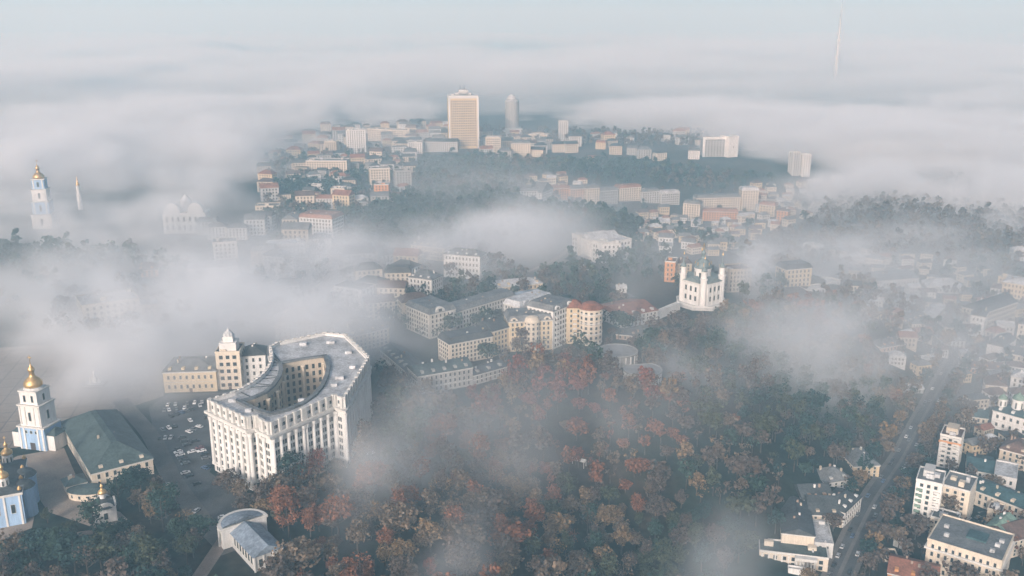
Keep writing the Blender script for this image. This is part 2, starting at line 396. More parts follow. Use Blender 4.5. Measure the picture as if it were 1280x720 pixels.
# ================================================================== monastery at the lower left
def gold_dome(b, c, z, r, seg=16):
    """pear dome, lantern, bulb and cross"""
    b.lathe([(r, 0), (r * 1.07, r * .18), (r * 1.0, r * .5), (r * .72, r * .85), (r * .42, r * 1.08), (r * .30, r * 1.25), (r * .30, r * 1.75), (r * .38, r * 1.8), (r * .40, r * 1.98), (r * .22, r * 2.25), (r * .07, r * 2.5), (r * .04, r * 2.75)], seg, c, z)
    zz = z + r * 2.7; s = r * .16
    b.box(-.12, .12, -.12, .12, zz, zz + s * 6, 0, c); b.box(-s * 1.6, s * 1.6, -.1, .1, zz + s * 3.6, zz + s * 4.3, 0, c)
def bell_tower():
    x, y = U(53, 556); rz = math.radians(-14)
    root = thing('bell_tower', 'white and pale blue tiered bell tower with a gold dome beside the paved square', 'bell tower', (x, y, 0), rz); root.scale = (.88, .88, .93)
    FOOT.append((x, y, 14, 12, rz))
    MB().box(-9, 9, -7, 7, -3, 13).build('lower_tier', W('blue'), root)
    MB().box(-15, -9.02, -5.5, 5.5, -3, 9).build('side_wing', W('white'), root); MB().box(9.02, 14, -5.5, 5.5, -3, 9).build('side_wing', W('white'), root)
    MB().box(-7.2, 7.2, -6.2, 6.2, 13.6, 25.6).build('middle_tier', W('white'), root)
    MB().box(-5.9, 5.9, -5.4, 5.4, 26.4, 33.6).build('upper_tier', W('white'), root)
    for h, w, d in ((13, 9.5, 7.5), (25.6, 7.8, 6.8), (33.6, 6.3, 5.9)):
        MB().box(-w, w, -d, d, h, h + .8).build('cornice', TRIM, root)
    for s in (-15.3, 8.9): MB().add([(s, -5.8, 9), (s + 6.2, -5.8, 9), (s + 6.2, 5.8, 9), (s, 5.8, 9), (s + (4.2 if s < 0 else 2), 0, 12.4)], [(3, 2, 1, 0), (0, 1, 4), (1, 2, 4), (2, 3, 4), (3, 0, 4)]).build('roof', RF('green'), root)
    MB().lathe([(5.6, 0), (5.0, .9), (4.7, 1.4)], 16, (0, 0), 34.4).build('dome_base', TRIM, root)
    b = MB(); gold_dome(b, (0, 0), 35.7, 4.9); b.build('gold_dome', GOLD, root, True)
    for z, w, h, ys in ((19.5, 1.7, 5, -6.2), (29.8, 1.5, 3.8, -5.4)):
        for k in ((0,) if z < 25 else (-2.6, 2.6)):
            link('window', window_mesh(w, h), root, (k, ys, z))
    for z, w, h, xs in ((19.5, 1.7, 5, 7.2), (29.8, 1.5, 3.8, 5.9)): link('window', window_mesh(w, h), root, (xs, 0, z), PI / 2)
    for k in (-3.4, 0, 3.4): link('window', window_mesh(1.4, 1.6), root, (k, -7, 10.6))
    MB().box(-1.7, 1.7, -7.12, -6.9, 0, 4.2).build('gate', pmat('gate_wood', (.06, .045, .04), .7), root)
    for s in (-7.8, -4.6, 4.6, 7.8): MB().box(s - .55, s + .55, -7.35, -6.95, 0, 12.8).build('pilaster', W('white'), root)
    for s in (-6.3, -3, 3, 6.3): MB().box(s - .4, s + .4, -6.5, -6.15, 14.4, 25.4).build('pilaster', TRIM, root)
bell_tower()
def blue_cathedral():
    x, y = U(-14, 640); rz = math.radians(24)
    root = thing('cathedral', 'sky blue cathedral with white trim and gold domes, cut by the picture edge', 'church', (x, y, 0), rz)
    FOOT.append((x, y, 22, 26, rz))
    MB().box(-16, 16, -18, 18, -3, 15).build('wall', W('blue'), root)
    MB().ring([(-16.5, -18.5), (16.5, -18.5), (16.5, 18.5), (-16.5, 18.5)], [(-15.8, -17.8), (15.8, -17.8), (15.8, 17.8), (-15.8, 17.8)], 14.2, 15.3).build('cornice', TRIM, root)
    roof_mesh(32, 36, 15.3, 'hip', 4.2, .4).build('roof', RF('dark'), root)
    for yy in (-9, 3):
        MB().lathe([(4.6, -6), (4.6, 13), (4.9, 13.2), (4.9, 14)], 14, (16, yy)).build('apse', W('blue'), root)
        MB().lathe([(5.1, 14), (3.4, 16), (.2, 17.2)], 14, (16, yy)).build('apse_roof', RF('dark'), root)
    for (dx, dy, r, z) in ((2, 3, 3.4, 16), (9, -11, 2.1, 16), (9, 14, 2.1, 16), (-9, 14, 2.1, 16)):
        MB().lathe([(r, 0), (r, r * 2.0), (r * 1.15, r * 2.05), (r * 1.15, r * 2.25)], 12, (dx, dy), z).build('drum', W('white'), root)
        b = MB(); gold_dome(b, (dx, dy), z + r * 2.25, r * 1.15); b.build('gold_dome', GOLD, root, True)
        for k in range(8):
            a = 2 * PI * k / 8; link('window', window_mesh(.7, r * 1.1), root, (dx + r * math.cos(a), dy + r * math.sin(a), z + r * 1.05), a + PI / 2)
    for yy in (-14.5, -2.8, 9, 14): link('window', window_mesh(1.6, 4), root, (16, yy, 8), PI / 2)
    for xx in (-12, -6, 0, 6, 12): link('window', window_mesh(1.6, 4), root, (xx, -18, 8), 0); MB().box(xx + 2.5, xx + 3.3, -18.3, -17.9, 0, 14).build('pilaster', W('white'), root)
    for k in range(4): MB().lathe([(.5, 0), (.9, .6), (.75, 1.5), (.1, 2.3)], 8, (15.2, -16 + k * 11), 15.3).build('finial', GOLD, root)
blue_cathedral()
root, w, d, h, rf = building('refectory', 'long cream monastery building under a wide dark green hipped roof', 'monastery building', (117, 612), (193, 592), 72, 'cream', 'green', h=8.5, rtype='hip', rh=7.5, floors=2)
building('gate_lodge', 'small cream lodge with a steep dark green roof in the monastery yard', 'lodge', (84, 619), (110, 612), 9, 'cream', 'green', h=4.5, rtype='hip', rh=2.6, floors=1)
def rotunda_hall():
    p = P(112, 620); root = thing('oval_hall', 'low oval hall with a dark green roof in the monastery yard', 'hall', p); FOOT.append((p.x, p.y, 11, 7, 0))
    e = [(9.5 * math.cos(2 * PI * k / 24), 5.5 * math.sin(2 * PI * k / 24)) for k in range(24)]
    MB().prism(e, -2, 3.6).build('wall', W('cream'), root)
    b = MB(); n = 24; vs = [(x * 1.06, y * 1.06, 3.6) for x, y in e] + [(x * .5, y * .4, 5.2) for x, y in e]
    b.add(vs, [(i, (i + 1) % n, n + (i + 1) % n, n + i) for i in range(n)] + [tuple(range(n, 2 * n)), tuple(range(n - 1, -1, -1))]); b.build('roof', RF('green'), root)
    windows(root, [(9.5 * math.cos(a), 5.5 * math.sin(a), 1.9, math.atan2(5.5 * math.cos(a), -9.5 * math.sin(a))) for a in [PI + k * PI / 7 for k in range(1, 7)]], 1.0, 1.5)
rotunda_hall()
def chapel():
    p = P(132, 648); root = thing('chapel', 'small white chapel with arched gables and one gold dome among trees', 'chapel', p, math.radians(30)); FOOT.append((p.x, p.y, 6, 6, 0))
    MB().box(-4.5, 4.5, -4.5, 4.5, -2, 7).build('wall', W('white'), root)
    for a in range(4):
        t = [(math.cos(PI * k / 8) * 3.6, math.sin(PI * k / 8) * 2.6) for k in range(9)]; b = MB(); ca, sa = math.cos(a * PI / 2), math.sin(a * PI / 2); vs = []
        for yy in (-4.8, -4.1): vs += [(x * ca - yy * sa, x * sa + yy * ca, 7 + z) for x, z in t]
        b.add(vs, [tuple(range(8, -1, -1)), tuple(range(9, 18))] + [(k, k + 1, 10 + k, 9 + k) for k in range(8)]); b.build('arched_gable', TRIM, root)
    MB().lathe([(6.0, 0), (3.4, 2.6), (1.6, 3.2)], 8, (0, 0), 7, PI / 8).build('roof', RF('dark'), root)
    MB().lathe([(1.3, 0), (1.3, 2.4), (1.55, 2.5), (1.55, 2.8)], 10, (0, 0), 9.8).build('drum', W('white'), root)
    b = MB(); gold_dome(b, (0, 0), 12.5, 1.75); b.build('gold_dome', GOLD, root, True)
    for a in (0, PI / 2, -PI / 2): link('window', window_mesh(1.6, 3), root, (4.5 * math.sin(a), -4.5 * math.cos(a), 3.2), a)
chapel()
def funicular():
    p = P(306, 676); rz = math.radians(-52)
    root = thing('station', 'grey roofed station with a rounded colonnaded head and a long sloping hall', 'station', p, rz); root.scale = (.93, .93, .93); FOOT.append((p.x, p.y, 12, 12, 0)); FOOT.append((p.x + 14, p.y - 14, 12, 12, 0))
    n = 14; arc = [(10.5 * math.cos(PI / 2 + PI * k / n), 10.5 * math.sin(PI / 2 + PI * k / n)) for k in range(n + 1)]
    MB().prism(arc + [(1.5, -10.5), (1.5, 10.5)], -6, 9).build('rounded_wall', W('white'), root)
    MB().ring([(x * 1.07, y * 1.07) for x, y in arc] + [(1.5, -11.2), (1.5, 11.2)], [(x * .93, y * .93) for x, y in arc] + [(1.0, -9.8), (1.0, 9.8)], 9, 10.2).build('cornice', TRIM, root)
    vs = [(x * 1.0, y * 1.0, 10) for x, y in arc] + [(1.5, 0, 12.8)]
    MB().add(vs, [(k, k + 1, n + 1) for k in range(n)] + [(n, 0, n + 1)]).build('rounded_roof', RF('blue'), root)
    for k in range(1, n, 1):
        a = PI / 2 + PI * (k + .0) / n; MB().lathe([(.55, 0), (.45, 8.2), (.65, 9)], 8, (11 * math.cos(a), 11 * math.sin(a))).build('column', W('white'), root)
    windows(root, [(10.4 * math.cos(a), 10.4 * math.sin(a), 4.5, a + PI / 2) for a in [PI / 2 + PI * (k + .5) / n for k in range(n)]], 1.1, 5)
    b = MB(); L = 27; b.box(1.6, L, -6.5, 6.5, -14, 7.2); b.build('hall_wall', W('palegrey'), root)
    MB().add([(1.6, -7.2, 7.2), (L + .6, -7.2, 7.2), (L + .6, 7.2, 7.2), (1.6, 7.2, 7.2), (1.6, 0, 11), (L + .6, 0, 11)], [(3, 2, 1, 0), (0, 1, 5, 4), (2, 3, 4, 5), (1, 2, 5), (3, 0, 4)]).build('hall_roof', RF('blue'), root)
    windows(root, facade_spots(3, -6.5, L, -6.5, 2, 7, 1, 3.0) + facade_spots(L, -6.5, L, 6.5, 0, 7, 1, 3.2), 1.8, 3.6)
    for s in (-6.4, -2.2, 2.2, 6.4): MB().box(L, L + .5, s - .35, s + .35, -8, 7).build('pier', W('white'), root)
funicular()

# ================================================================== white green-domed church on the hill edge
def hill_church():
    x, y = U(876, 380); z = H(x, y); rz = math.radians(38)
    root = thing('domed_church', 'slender white baroque church with green domes on a walled terrace', 'church', (x, y, z), rz); FOOT.append((x, y, 31, 31, 0)); root.scale = (1.22, 1.22, 1.12)
    pod = [(16.5 * math.cos(PI / 8 + PI * k / 4), 16.5 * math.sin(PI / 8 + PI * k / 4)) for k in range(8)]
    MB().prism(pod, -16, 2.2).build('terrace_wall', W('palegrey'), root)
    MB().ring([(a * 1.02, b * 1.02) for a, b in pod], [(a * .97, b * .97) for a, b in pod], 2.2, 3.3).build('balustrade', W('white'), root)
    MB().box(-10.5, 10.5, -6.8, 6.8, 2.2, 18).build('nave', W('white'), root)
    MB().box(-6.8, 6.8, -10.5, 10.5, 2.2, 18.02).build('transept', W('white'), root)
    MB().ring([(-11, -7.2), (11, -7.2), (11, 7.2), (-11, 7.2)], [(-10, -6.4), (10, -6.4), (10, 6.4), (-10, 6.4)], 17.2, 18.4).build('cornice', TRIM, root)
    GR = pmat('church_dome_green', (.19, .235, .24), .5, .25)
    roof_mesh(21, 13.6, 18.4, 'gable', 3.2, .3).build('roof', GR, root)
    b = roof_mesh(13.6, 21, 18.42, 'gabley', 3.2, .3); b.build('roof', GR, root)
    MB().lathe([(5.2, 0), (5.2, 7.2), (5.7, 7.4), (5.7, 8.2)], 16, (0, 0), 18.5).build('drum', W('white'), root)
    MB().lathe([(5.5, 0), (5.6, 1), (4.9, 3.4), (3.2, 5.4), (1.5, 6.6), (1.0, 7.2), (1.0, 9.6), (1.4, 9.8), (1.3, 10.8), (.5, 12), (.15, 13.2)], 16, (0, 0), 26.6).build('main_dome', GR, root, True)
    b = MB(); zz = 39.6
    b.lathe([(.25, 0), (.45, .4), (.25, .9)], 8, (0, 0), zz); b.box(-.15, .15, -.15, .15, zz + .8, zz + 4.6); b.box(-.95, .95, -.14, .14, zz + 2.6, zz + 3.2); b.build('gold_cross', GOLD, root)
    for k in range(8):
        a = 2 * PI * k / 8; MB().box(-.28, .28, -.2, .2, 26.6, 31.2, a + PI / 2, (5.0 * math.cos(a), 5.0 * math.sin(a))).build('gold_ornament', GOLD, root)
        link('window', window_mesh(1.2, 4), root, (5.2 * math.cos(a + PI / 8), 5.2 * math.sin(a + PI / 8), 22), a + PI / 8 + PI / 2)
    for sx in (-1, 1):
        for sy in (-1, 1):
            c = (sx * 8.6, sy * 8.6)
            MB().lathe([(2.1, 2.2), (2.1, 21), (2.5, 21.2), (2.5, 22), (1.7, 22.1), (1.7, 27), (2.0, 27.2)], 10, c).build('corner_turret', W('white'), root)
            MB().lathe([(1.9, 0), (1.7, 1.4), (.8, 2.6), (.45, 3.4), (.3, 6.2), (.08, 8.6)], 10, c, 27.2).build('turret_spire', GR, root, True)
            MB().lathe([(.3, 0), (.45, .5), (.1, 1.8), (.07, 3)], 6, c, 35.6).build('spire_finial', GOLD, root)
    for s in (-4, 0, 4):
        for z in (7, 13.5):
            link('window', window_mesh(1.5, 3.4), root, (s, -10.5, z), 0); link('window', window_mesh(1.5, 3.4), root, (-10.5, s, z), -PI / 2)
    for s in (-6.2, -2, 2, 6.2):
        MB().box(s - .35, s + .35, -10.85, -10.45, 2.2, 17.3).build('pilaster', W('white'), root); MB().box(-10.85, -10.45, s - .35, s + .35, 2.2, 17.3).build('pilaster', W('white'), root)
hill_church()

# ================================================================== museum with a temple front
root, w, d, h, rf = building('museum', 'white classical museum with a pedimented colonnade on the wooded plateau', 'museum', (719, 317), (752, 329), 34, 'white', 'pale', h=19, rtype='flat', floors=4, step=4.2, ww=1.5)
MB().box(-9.5, 9.5, -d / 2 - 2.2, -d / 2 - .02, -4, 3).build('portico_base', TRIM, root)
for k in range(8): MB().lathe([(.95, 3), (.8, 15.6), (1.1, 16.4)], 10, (-8.6 + k * 17.2 / 7, -d / 2 - 1.4)).build('column', W('white'), root)
MB().box(-10, 10, -d / 2 - 2.6, -d / 2 - .02, 16.4, 18.6).build('entablature', TRIM, root)
MB().add([(-10.4, -d / 2 - 2.8, 18.7), (10.4, -d / 2 - 2.8, 18.7), (0, -d / 2 - 2.8, 24.4), (-10.4, d / 2 - 4, 18.7), (10.4, d / 2 - 4, 18.7), (0, d / 2 - 4, 24.4)], [(0, 1, 2), (5, 4, 3), (0, 2, 5, 3), (1, 4, 5, 2), (0, 3, 4, 1)]).build('pediment_roof', RF('pale'), root)
MB().box(-9, 9, -d / 2 - .3, -d / 2 - .02, 3, 16.3).build('portico_shade_panel', W('brown'), root)  # dark panel over the white wall: recess shade behind the columns as colour
for sx in (-1, 1):
    MB().box(sx * (w / 2 - 5) - 5, sx * (w / 2 - 5) + 5, -d / 2 - 4, -d / 2 - .02, -4, 20).build('end_pavilion', W('white'), root)
    windows(root, facade_spots(sx * (w / 2 - 5) - 5, -d / 2 - 4, sx * (w / 2 - 5) + 5, -d / 2 - 4, 1, 18, 4, 3.2), 1.6, 2.4)
    MB().box(sx * (w / 2 - 5) - 5.4, sx * (w / 2 - 5) + 5.4, -d / 2 - 4.4, -d / 2 + 3, 20, 21).build('cornice', TRIM, root)
building('museum_wing', 'tall white end wing of the classical museum with lit windows', 'museum wing', (752, 329), (776, 328), 12, 'white', 'pale', h=18, rtype='flat', floors=4, step=4, ww=1.5)

# ================================================================== round apartment tower of the hillside quarter
def round_tower():
    p = P(738, 431); root = thing('round_tower_house', 'cream round apartment tower with a low red brown cone roof', 'apartment building', p); FOOT.append((p.x, p.y + 5, 12, 12, 0))
    h = 25.5; r = 8.2
    MB().lathe([(r, -6), (r, h)], 24, (0, 5)).build('round_wall', W('cream'), root)
    for z in (1, 8, 15.5, 22): MB().lathe([(r + .1, z), (r + .4, z + .1), (r + .4, z + .6), (r + .1, z + .7)], 24, (0, 5)).build('balcony_band', TRIM, root)
    MB().lathe([(r + .7, h), (r + .7, h + .6), (r * .5, h + 3.6), (r * .45, h + 3.7)], 24, (0, 5)).build('cone_roof', RF('red'), root)
    MB().box(-17, -4.5, 2, 14, -6, h + .5).build('flat_wing', W('yellow'), root)
    rb = roof_mesh(12.5, 12, h + .6, 'hip', 4.2, .6); rb.v = [(x - 10.75, y + 8, z) for x, y, z in rb.v]; rb.build('wing_roof', RF('red'), root)
    sp = []
    for f in range(7):
        for k in range(7):
            a = PI + PI * (k + .5) / 7; sp.append((r * math.cos(a), 5 + r * math.sin(a), 2.2 + f * 3.45, a + PI / 2))
    windows(root, sp, 1.7, 2.0); windows(root, facade_spots(-17, 2, -5, 2, .6, h, 7, 4), 1.3, 1.9)
    for f in range(6): MB().box(-12.2, -9.6, .9, 2.0, 3.6 + f * 3.5, 4.6 + f * 3.5).build('balcony', W('white'), root)
round_tower()

# ================================================================== ringed terrace restaurant below the tower
def terrace(px, py, r, h, label, a0, a1):
    p = P(px, py); root = thing('terrace_pavilion', label, 'pavilion', p); FOOT.append((p.x, p.y, r, r, 0)); n = 20
    arc = [(r * math.cos(a0 + (a1 - a0) * k / n), r * math.sin(a0 + (a1 - a0) * k / n)) for k in range(n + 1)]
    MB().prism([(x * .86, y * .86) for x, y in arc], -8, h).build('wall', W('grey'), root)
    MB().prism(arc, h, h + .7).build('roof', pmat('terrace_roofing', (.26, .26, .26), .8, .25), root)
    MB().ring([(x * 1.01, y * 1.01) for x, y in arc], [(x * .95, y * .95) for x, y in arc], h + .7, h + 1.0).build('parapet', W('grey'), root)
    for k in range(n + 1):
        x, y = arc[k]; MB().box(-.35, .35, -.35, .35, -8, h, math.atan2(y, x), (x * .96, y * .96)).build('post', W('white'), root)
terrace(772, 452, 13, 7, 'round grey roofed terrace pavilion on white posts below the round tower', 0, PI * 2)
terrace(803, 474, 12, 6, 'lower curved terrace of white posts at the wood edge', PI * .8, PI * 2.3)

# ================================================================== towers of the far ridge and beyond
def far_tower():
    p = P(579, 184); root = thing('tower_block', 'tall sunlit golden tower block rising alone on the far ridge', 'tower block', p, math.radians(8))
    h = zat(p.y, 122) - p.z; w, d = 25, 20
    MB().box(-w, w, -d, d, -6, h).build('wall', W('gold'), root)
    MB().box(-w - .6, w + .6, -d - .6, d + .6, h, h + 4.5).build('crown_band', W('white'), root)
    for (x0, x1, z) in ((-14, 14, 9), (-7, 9, 14), (-20, -15, 7)): MB().box(x0, x1, -8, 8, h + 4.5, h + z).build('roof_hut', W('palegrey'), root)
    for x in (-4, 3): MB().tube((x, 0, h + 10), (x, 0, h + 22), .6, .3).build('mast', IRON, root)
    for k in range(15):
        x = -w + 2.8 + k * (2 * w - 5.6) / 14; MB().box(x - .7, x + .7, -d - .7, -d - .02, 0, h).build('fin', W('cream'), root)
    sp = [(-w + 4.7 + k * (2 * w - 5.6) / 14, -d, 6 + f * 4.2, 0) for f in range(int(h / 4.2) - 1) for k in range(14)]
    glazing(root, sp, 2.0, 2.6); glazing(root, [(w, -d + 4 + k * 5.4, 6 + f * 4.2, PI / 2) for f in range(int(h / 4.2) - 1) for k in range(7)], 3, 2.6)
    for s in (-w, w): MB().box(s - 1.4, s + 1.4, -d - 1.2, -d + 2, -4, h + 2).build('corner_pier', W('white'), root)
far_tower()
def far_cylinder():
    p = P(640, 170); root = thing('cylinder_tower', 'pale cylindrical tower with a domed cap on the far ridge', 'tower', p); h = zat(p.y, 127) - p.z; r = 12.5
    MB().lathe([(r, -6), (r, h)], 20).build('wall', W('palegrey'), root)
    MB().lathe([(r + 1, 0), (r + 1, 3), (r * .8, 5), (r * .75, 8), (r * .3, 13), (.6, 14)], 20, (0, 0), h).build('cap', RF('pale'), root)
    for k in range(14):
        a = PI + PI * k / 13; MB().box(-.8, .8, -.8, .8, 0, h, a, (r * math.cos(a), r * math.sin(a))).build('rib', W('grey'), root)
    MB().box(-22, 20, -22, -r, -6, 16).build('podium', W('palegrey'), root)
far_cylinder()
def old_bell_tower():
    x, y = U(57, 284); root = thing('baroque_bell_tower', 'tall turquoise tinted bell tower with a gold cap rising out of the fog', 'bell tower', (x, y, 0), .2); z = 0.
    for i, (w, h) in enumerate(((10, 15), (8.4, 13), (7.2, 12), (6.2, 10))):
        MB().box(-w, w, -w, w, z - (4 if i == 0 else 0), z + h).build('tier', W('blue') if i % 2 else W('white'), root)
        MB().box(-w - .8, w + .8, -w - .8, w + .8, z + h, z + h + 1).build('cornice', TRIM, root)
        for s in (-1, 1): MB().box(s * w * .72 - .6, s * w * .72 + .6, -w - .4, -w, z + .6, z + h - .2).build('pilaster', W('white'), root)
        link('window', window_mesh(2.2, h * .5), root, (0, -w, z + h * .5)); link('window', window_mesh(2.2, h * .5), root, (w, 0, z + h * .5), PI / 2); z += h + 1
    b = MB(); gold_dome(b, (0, 0), z, 5.6); b.build('gold_dome', GOLD, root, True)
old_bell_tower()
def spire(px, py, h, label, r=2.6):
    p = P(px, py); root = thing('spire', label, 'spire', p)
    MB().lathe([(r * 1.5, -3), (r * 1.5, h * .45), (r * 1.1, h * .46), (r * 1.1, h * .7), (r * 1.3, h * .71), (r * 1.3, h * .73)], 10).build('drum', W('white'), root)
    b = MB(); b.lathe([(r * 1.25, 0), (r * 1.3, 1), (r * .6, h * .1), (r * .3, h * .13), (r * .25, h * .2), (.1, h * .3)], 10, (0, 0), h * .73); b.build('gold_cap', GOLD, root, True)
spire(101, 262, 40, 'slim gold capped drum in the fog beside the tall bell tower', 1.8)
spire(375, 150, 62, 'thin dark column standing out of the fog on the far side', 2.2)
def tv_mast():
    x, y = 1450., 3500.; base = -20; k = None
    x = (1044 - 640) / F * (y * CT + 180 * ST)
    root = thing('tv_mast', 'thin pale lattice television mast above the far fog bank', 'mast', (x, y, base))
    z2 = 440
    MB().lathe([(11, 0), (9, 90), (7.5, 180), (8, 182), (8, 190), (6, 192), (4, 270), (4.4, 272), (4.4, 278), (2.4, 280), (1.4, 350), (.5, z2)], 8).build('shaft', W('palegrey'), root)
    MB().lathe([(10, 0), (11, 4), (10, 9)], 10, (0, 0), 182).build('platform', W('white'), root)
tv_mast()
def frame_block():
    root, w, d, h, rf = building('slab_block', 'pale slab block with a bold white frame on the far plateau', 'office building', (879, 196), (910, 196), 22, 'grey', 'pale', h=30, rtype='flat', floors=8, step=5, extras=False)
    for x0, x1, z0, z1 in ((-w / 2 - 2, -w / 2 + 2, 0, h + 3), (w / 2 - 2, w / 2 + 2, 0, h + 3), (-w / 2 + 2, w / 2 - 2, h - 1, h + 3)): MB().box(x0, x1, -d / 2 - 2, -d / 2 - .02, z0, z1).build('white_frame', W('white'), root)
frame_block()
building('stair_slab', 'blank white slab joined to the framed block on the far plateau', 'office building', (910, 197), (922, 196), 22, 'white', 'pale', h=34, rtype='flat', floors=1, step=40, extras=False)
building('twin_tower', 'left one of two pale square towers in the thin fog', 'tower', (990, 220), (999, 220), 12, 'palegrey', 'grey', h=38, floors=9, step=4)
building('twin_tower', 'right one of two pale square towers in the thin fog', 'tower', (1002, 221), (1012, 221), 12, 'white', 'grey', h=36, floors=9, step=4)
def monument():
    p = P(119, 481); root = thing('monument', 'white marble figures on a stepped plinth in the paved square', 'monument', p); FOOT.append((p.x, p.y, 6, 6, 0))
    MB().box(-6, 6, -4, 4, 0, .8).build('step', RF('grey'), root); MB().box(-4, 4, -2.5, 2.5, .8, 1.6).build('plinth', W('palegrey'), root); MB().box(-1.1, 1.1, -1, 1, 1.6, 5).build('pedestal', W('white'), root)
    st = pmat('white_marble', (.7, .69, .67), .6, .08)
    for x, z, s in ((0, 5, 1.2), (-2.8, 1.6, .9), (2.8, 1.6, .9)):
        MB().lathe([(.75 * s, 0), (.6 * s, 1.4 * s), (.42 * s, 1.9 * s), (.6 * s, 2.5 * s), (.5 * s, 2.9 * s), (.18 * s, 3.1 * s), (.27 * s, 3.3 * s), (.24 * s, 3.6 * s), (.05 * s, 3.75 * s)], 10, (x, 0), z).build('statue', st, root, True)
monument()
def domed_hall():
    p = P(232, 292); root = thing('twin_arch_church', 'faint pale church front with two round arches and a dome in fog', 'church', p, .1)
    MB().box(-22, 22, 0, 22, -3, 22).build('wall', W('white'), root)
    for s in (-12, 12):
        t = [(s + 8 * math.cos(PI * k / 10), 22 + 11 * math.sin(PI * k / 10)) for k in range(11)]
        MB().add([(x, y, z) for y in (0, 8) for x, z in t], [tuple(range(10, -1, -1)), tuple(range(11, 22))] + [(k, k + 1, 12 + k, 11 + k) for k in range(10)]).build('arched_gable', W('white'), root)
    MB().lathe([(6, 20), (6, 30), (6.5, 30.5), (6, 33), (3, 37), (.5, 40)], 14, (0, 14)).build('dome', RF('pale'), root)
    windows(root, facade_spots(-22, 0, 22, 0, 2, 20, 2, 6), 2, 5)
domed_hall()
# ================================================================== buildings round the curved block
B = building
B('office_building', 'yellow three storey classical building beside the curved office block', 'office building', (206, 491), (272, 489), 26, 'yellow', 'grey', hpx=26, rtype='hip', rh=3.5, floors=2, step=3.6, ww=1.3)
r_, w_, d_, h_, f_ = B('ornate_house', 'cream ornate corner house with a stepped tower over the car park', 'house', (273, 487), (303, 486), 16, 'cream', 'dark', hpx=46, rtype='flat', floors=5, step=4.5, ww=2.2)
MB().box(-5, 5, -6, 4, h_ - .1, h_ + 5).build('turret', W('white'), r_); MB().box(-3, 3, -4, 2, h_ + 5, h_ + 8.5).build('turret', W('white'), r_); MB().lathe([(3.4, 0), (2.8, 1.6), (1.2, 2.8), (.2, 4.6)], 10, (0, -1), h_ + 8.5).build('turret_cap', RF('pale'), r_)
B('townhouse', 'white townhouse with a dark roof between the ornate house and the curved block', 'house', (304, 481), (334, 479), 16, 'white', 'dark', hpx=36, rtype='hip', floors=4)
B('apartment_house', 'grey apartment house in thin fog behind the curved block', 'apartment building', (437, 443), (487, 430), 24, 'beige', 'grey', hpx=22, rtype='hip', floors=4)
B('apartment_house', 'faded pale house half lost in fog above the curved block roof', 'apartment building', (345, 425), (400, 420), 22, 'palegrey', 'pale', hpx=20, rtype='hip', floors=4)
B('arcaded_building', 'long stone building with a row of arched windows inside the fog bank', 'public building', (106, 413), (177, 402), 30, 'stone', 'pale', hpx=30, rtype='flat', floors=4, step=4.4, ww=1.8)
B('public_building', 'smaller stone building beside the arcaded one inside the fog bank', 'public building', (179, 403), (203, 400), 22, 'beige', 'grey', hpx=20, rtype='flat', floors=4)
# ------------------------------------------------------------------ hillside quarter in the middle
r_, w_, d_, h_, f_ = B('apartment_block', 'grey stone apartment block whose corner carries a round arched gable', 'apartment building', (537, 424), (570, 416), 30, 'stone', 'grey', hpx=31, rtype='mansard', floors=5, step=3.2, seed=1)
arch_gable(r_, -2, -d_ / 2, h_ - .2, 4.2, TRIM); balconies(r_, (-2,), -d_ / 2, [4 + 3.3 * k for k in range(4)], 4); bay_window(r_, w_ * .32, -d_ / 2, .5, h_ - 1, 3, W('palegrey'), 5)
B('apartment_block', 'long pale row with dormers behind the yellow long house', 'apartment building', (570, 414), (643, 391), 14, 'palegrey', 'grey', hpx=24, rtype='mansard', floors=4, step=3)
B('apartment_block', 'long cream house with a dark roof and many small windows above the green roofed school', 'apartment building', (562, 458), (616, 447), 16, 'cream', 'dark', hpx=28, rtype='mansard', floors=5, step=2.8)
B('apartment_block', 'narrow yellow house stepping forward at the end of the cream long house', 'apartment building', (616, 446), (636, 440), 18, 'yellow', 'dark', hpx=32, rtype='gable', floors=5, step=3)
r_, w_, d_, h_, f_ = B('apartment_block', 'bright yellow house with a bowed bay and lit windows in the hillside quarter', 'apartment building', (636, 440), (690, 437), 20, 'yellow', 'grey', hpx=38, rtype='mansard', floors=6, step=3.2)
MB().lathe([(5, -6), (5, h_ - 1), (5.4, h_ - .8), (5.4, h_), (4, h_ + 2.5), (.4, h_ + 3.4)], 16, (1, -d_ / 2)).build('bay', W('cream'), r_)
for gx_ in (-w_ * .38, w_ * .38): arch_gable(r_, gx_, -d_ / 2, h_ - .2, 2.6, W('cream'))
windows(r_, [(1 + 5 * math.cos(a), -d_ / 2 + 5 * math.sin(a), 3 + f * 3.5, a + PI / 2) for f in range(6) for a in [PI + PI * (k + .5) / 5 for k in range(5)]], 1.4, 2)
r_, w_, d_, h_, f_ = B('apartment_block', 'tall white house with rows of balconies between the yellow bayed house and the round tower', 'apartment building', (691, 437), (716, 426), 22, 'white', 'grey', hpx=48, rtype='mansard', floors=7, step=3.1, ww=1.7)
for gx_ in (-w_ * .3, w_ * .3): arch_gable(r_, gx_, -d_ / 2, h_ - .2, 3, W('white'))
balconies(r_, (-w_ * .3, w_ * .3), -d_ / 2, [3.8 + 3.6 * k for k in range(6)], 3.6)
r_, w_, d_, h_, f_ = B('apartment_block', 'pale house with rounded grey roofs behind the bright yellow bayed house', 'apartment building', (650, 412), (690, 398), 16, 'palegrey', 'pale', hpx=28, rtype='mansard', floors=5, step=3)
for gx_ in (-w_ * .3, w_ * .15): arch_gable(r_, gx_, -d_ / 2, h_ + .5, 3.4, RF('pale'), False)
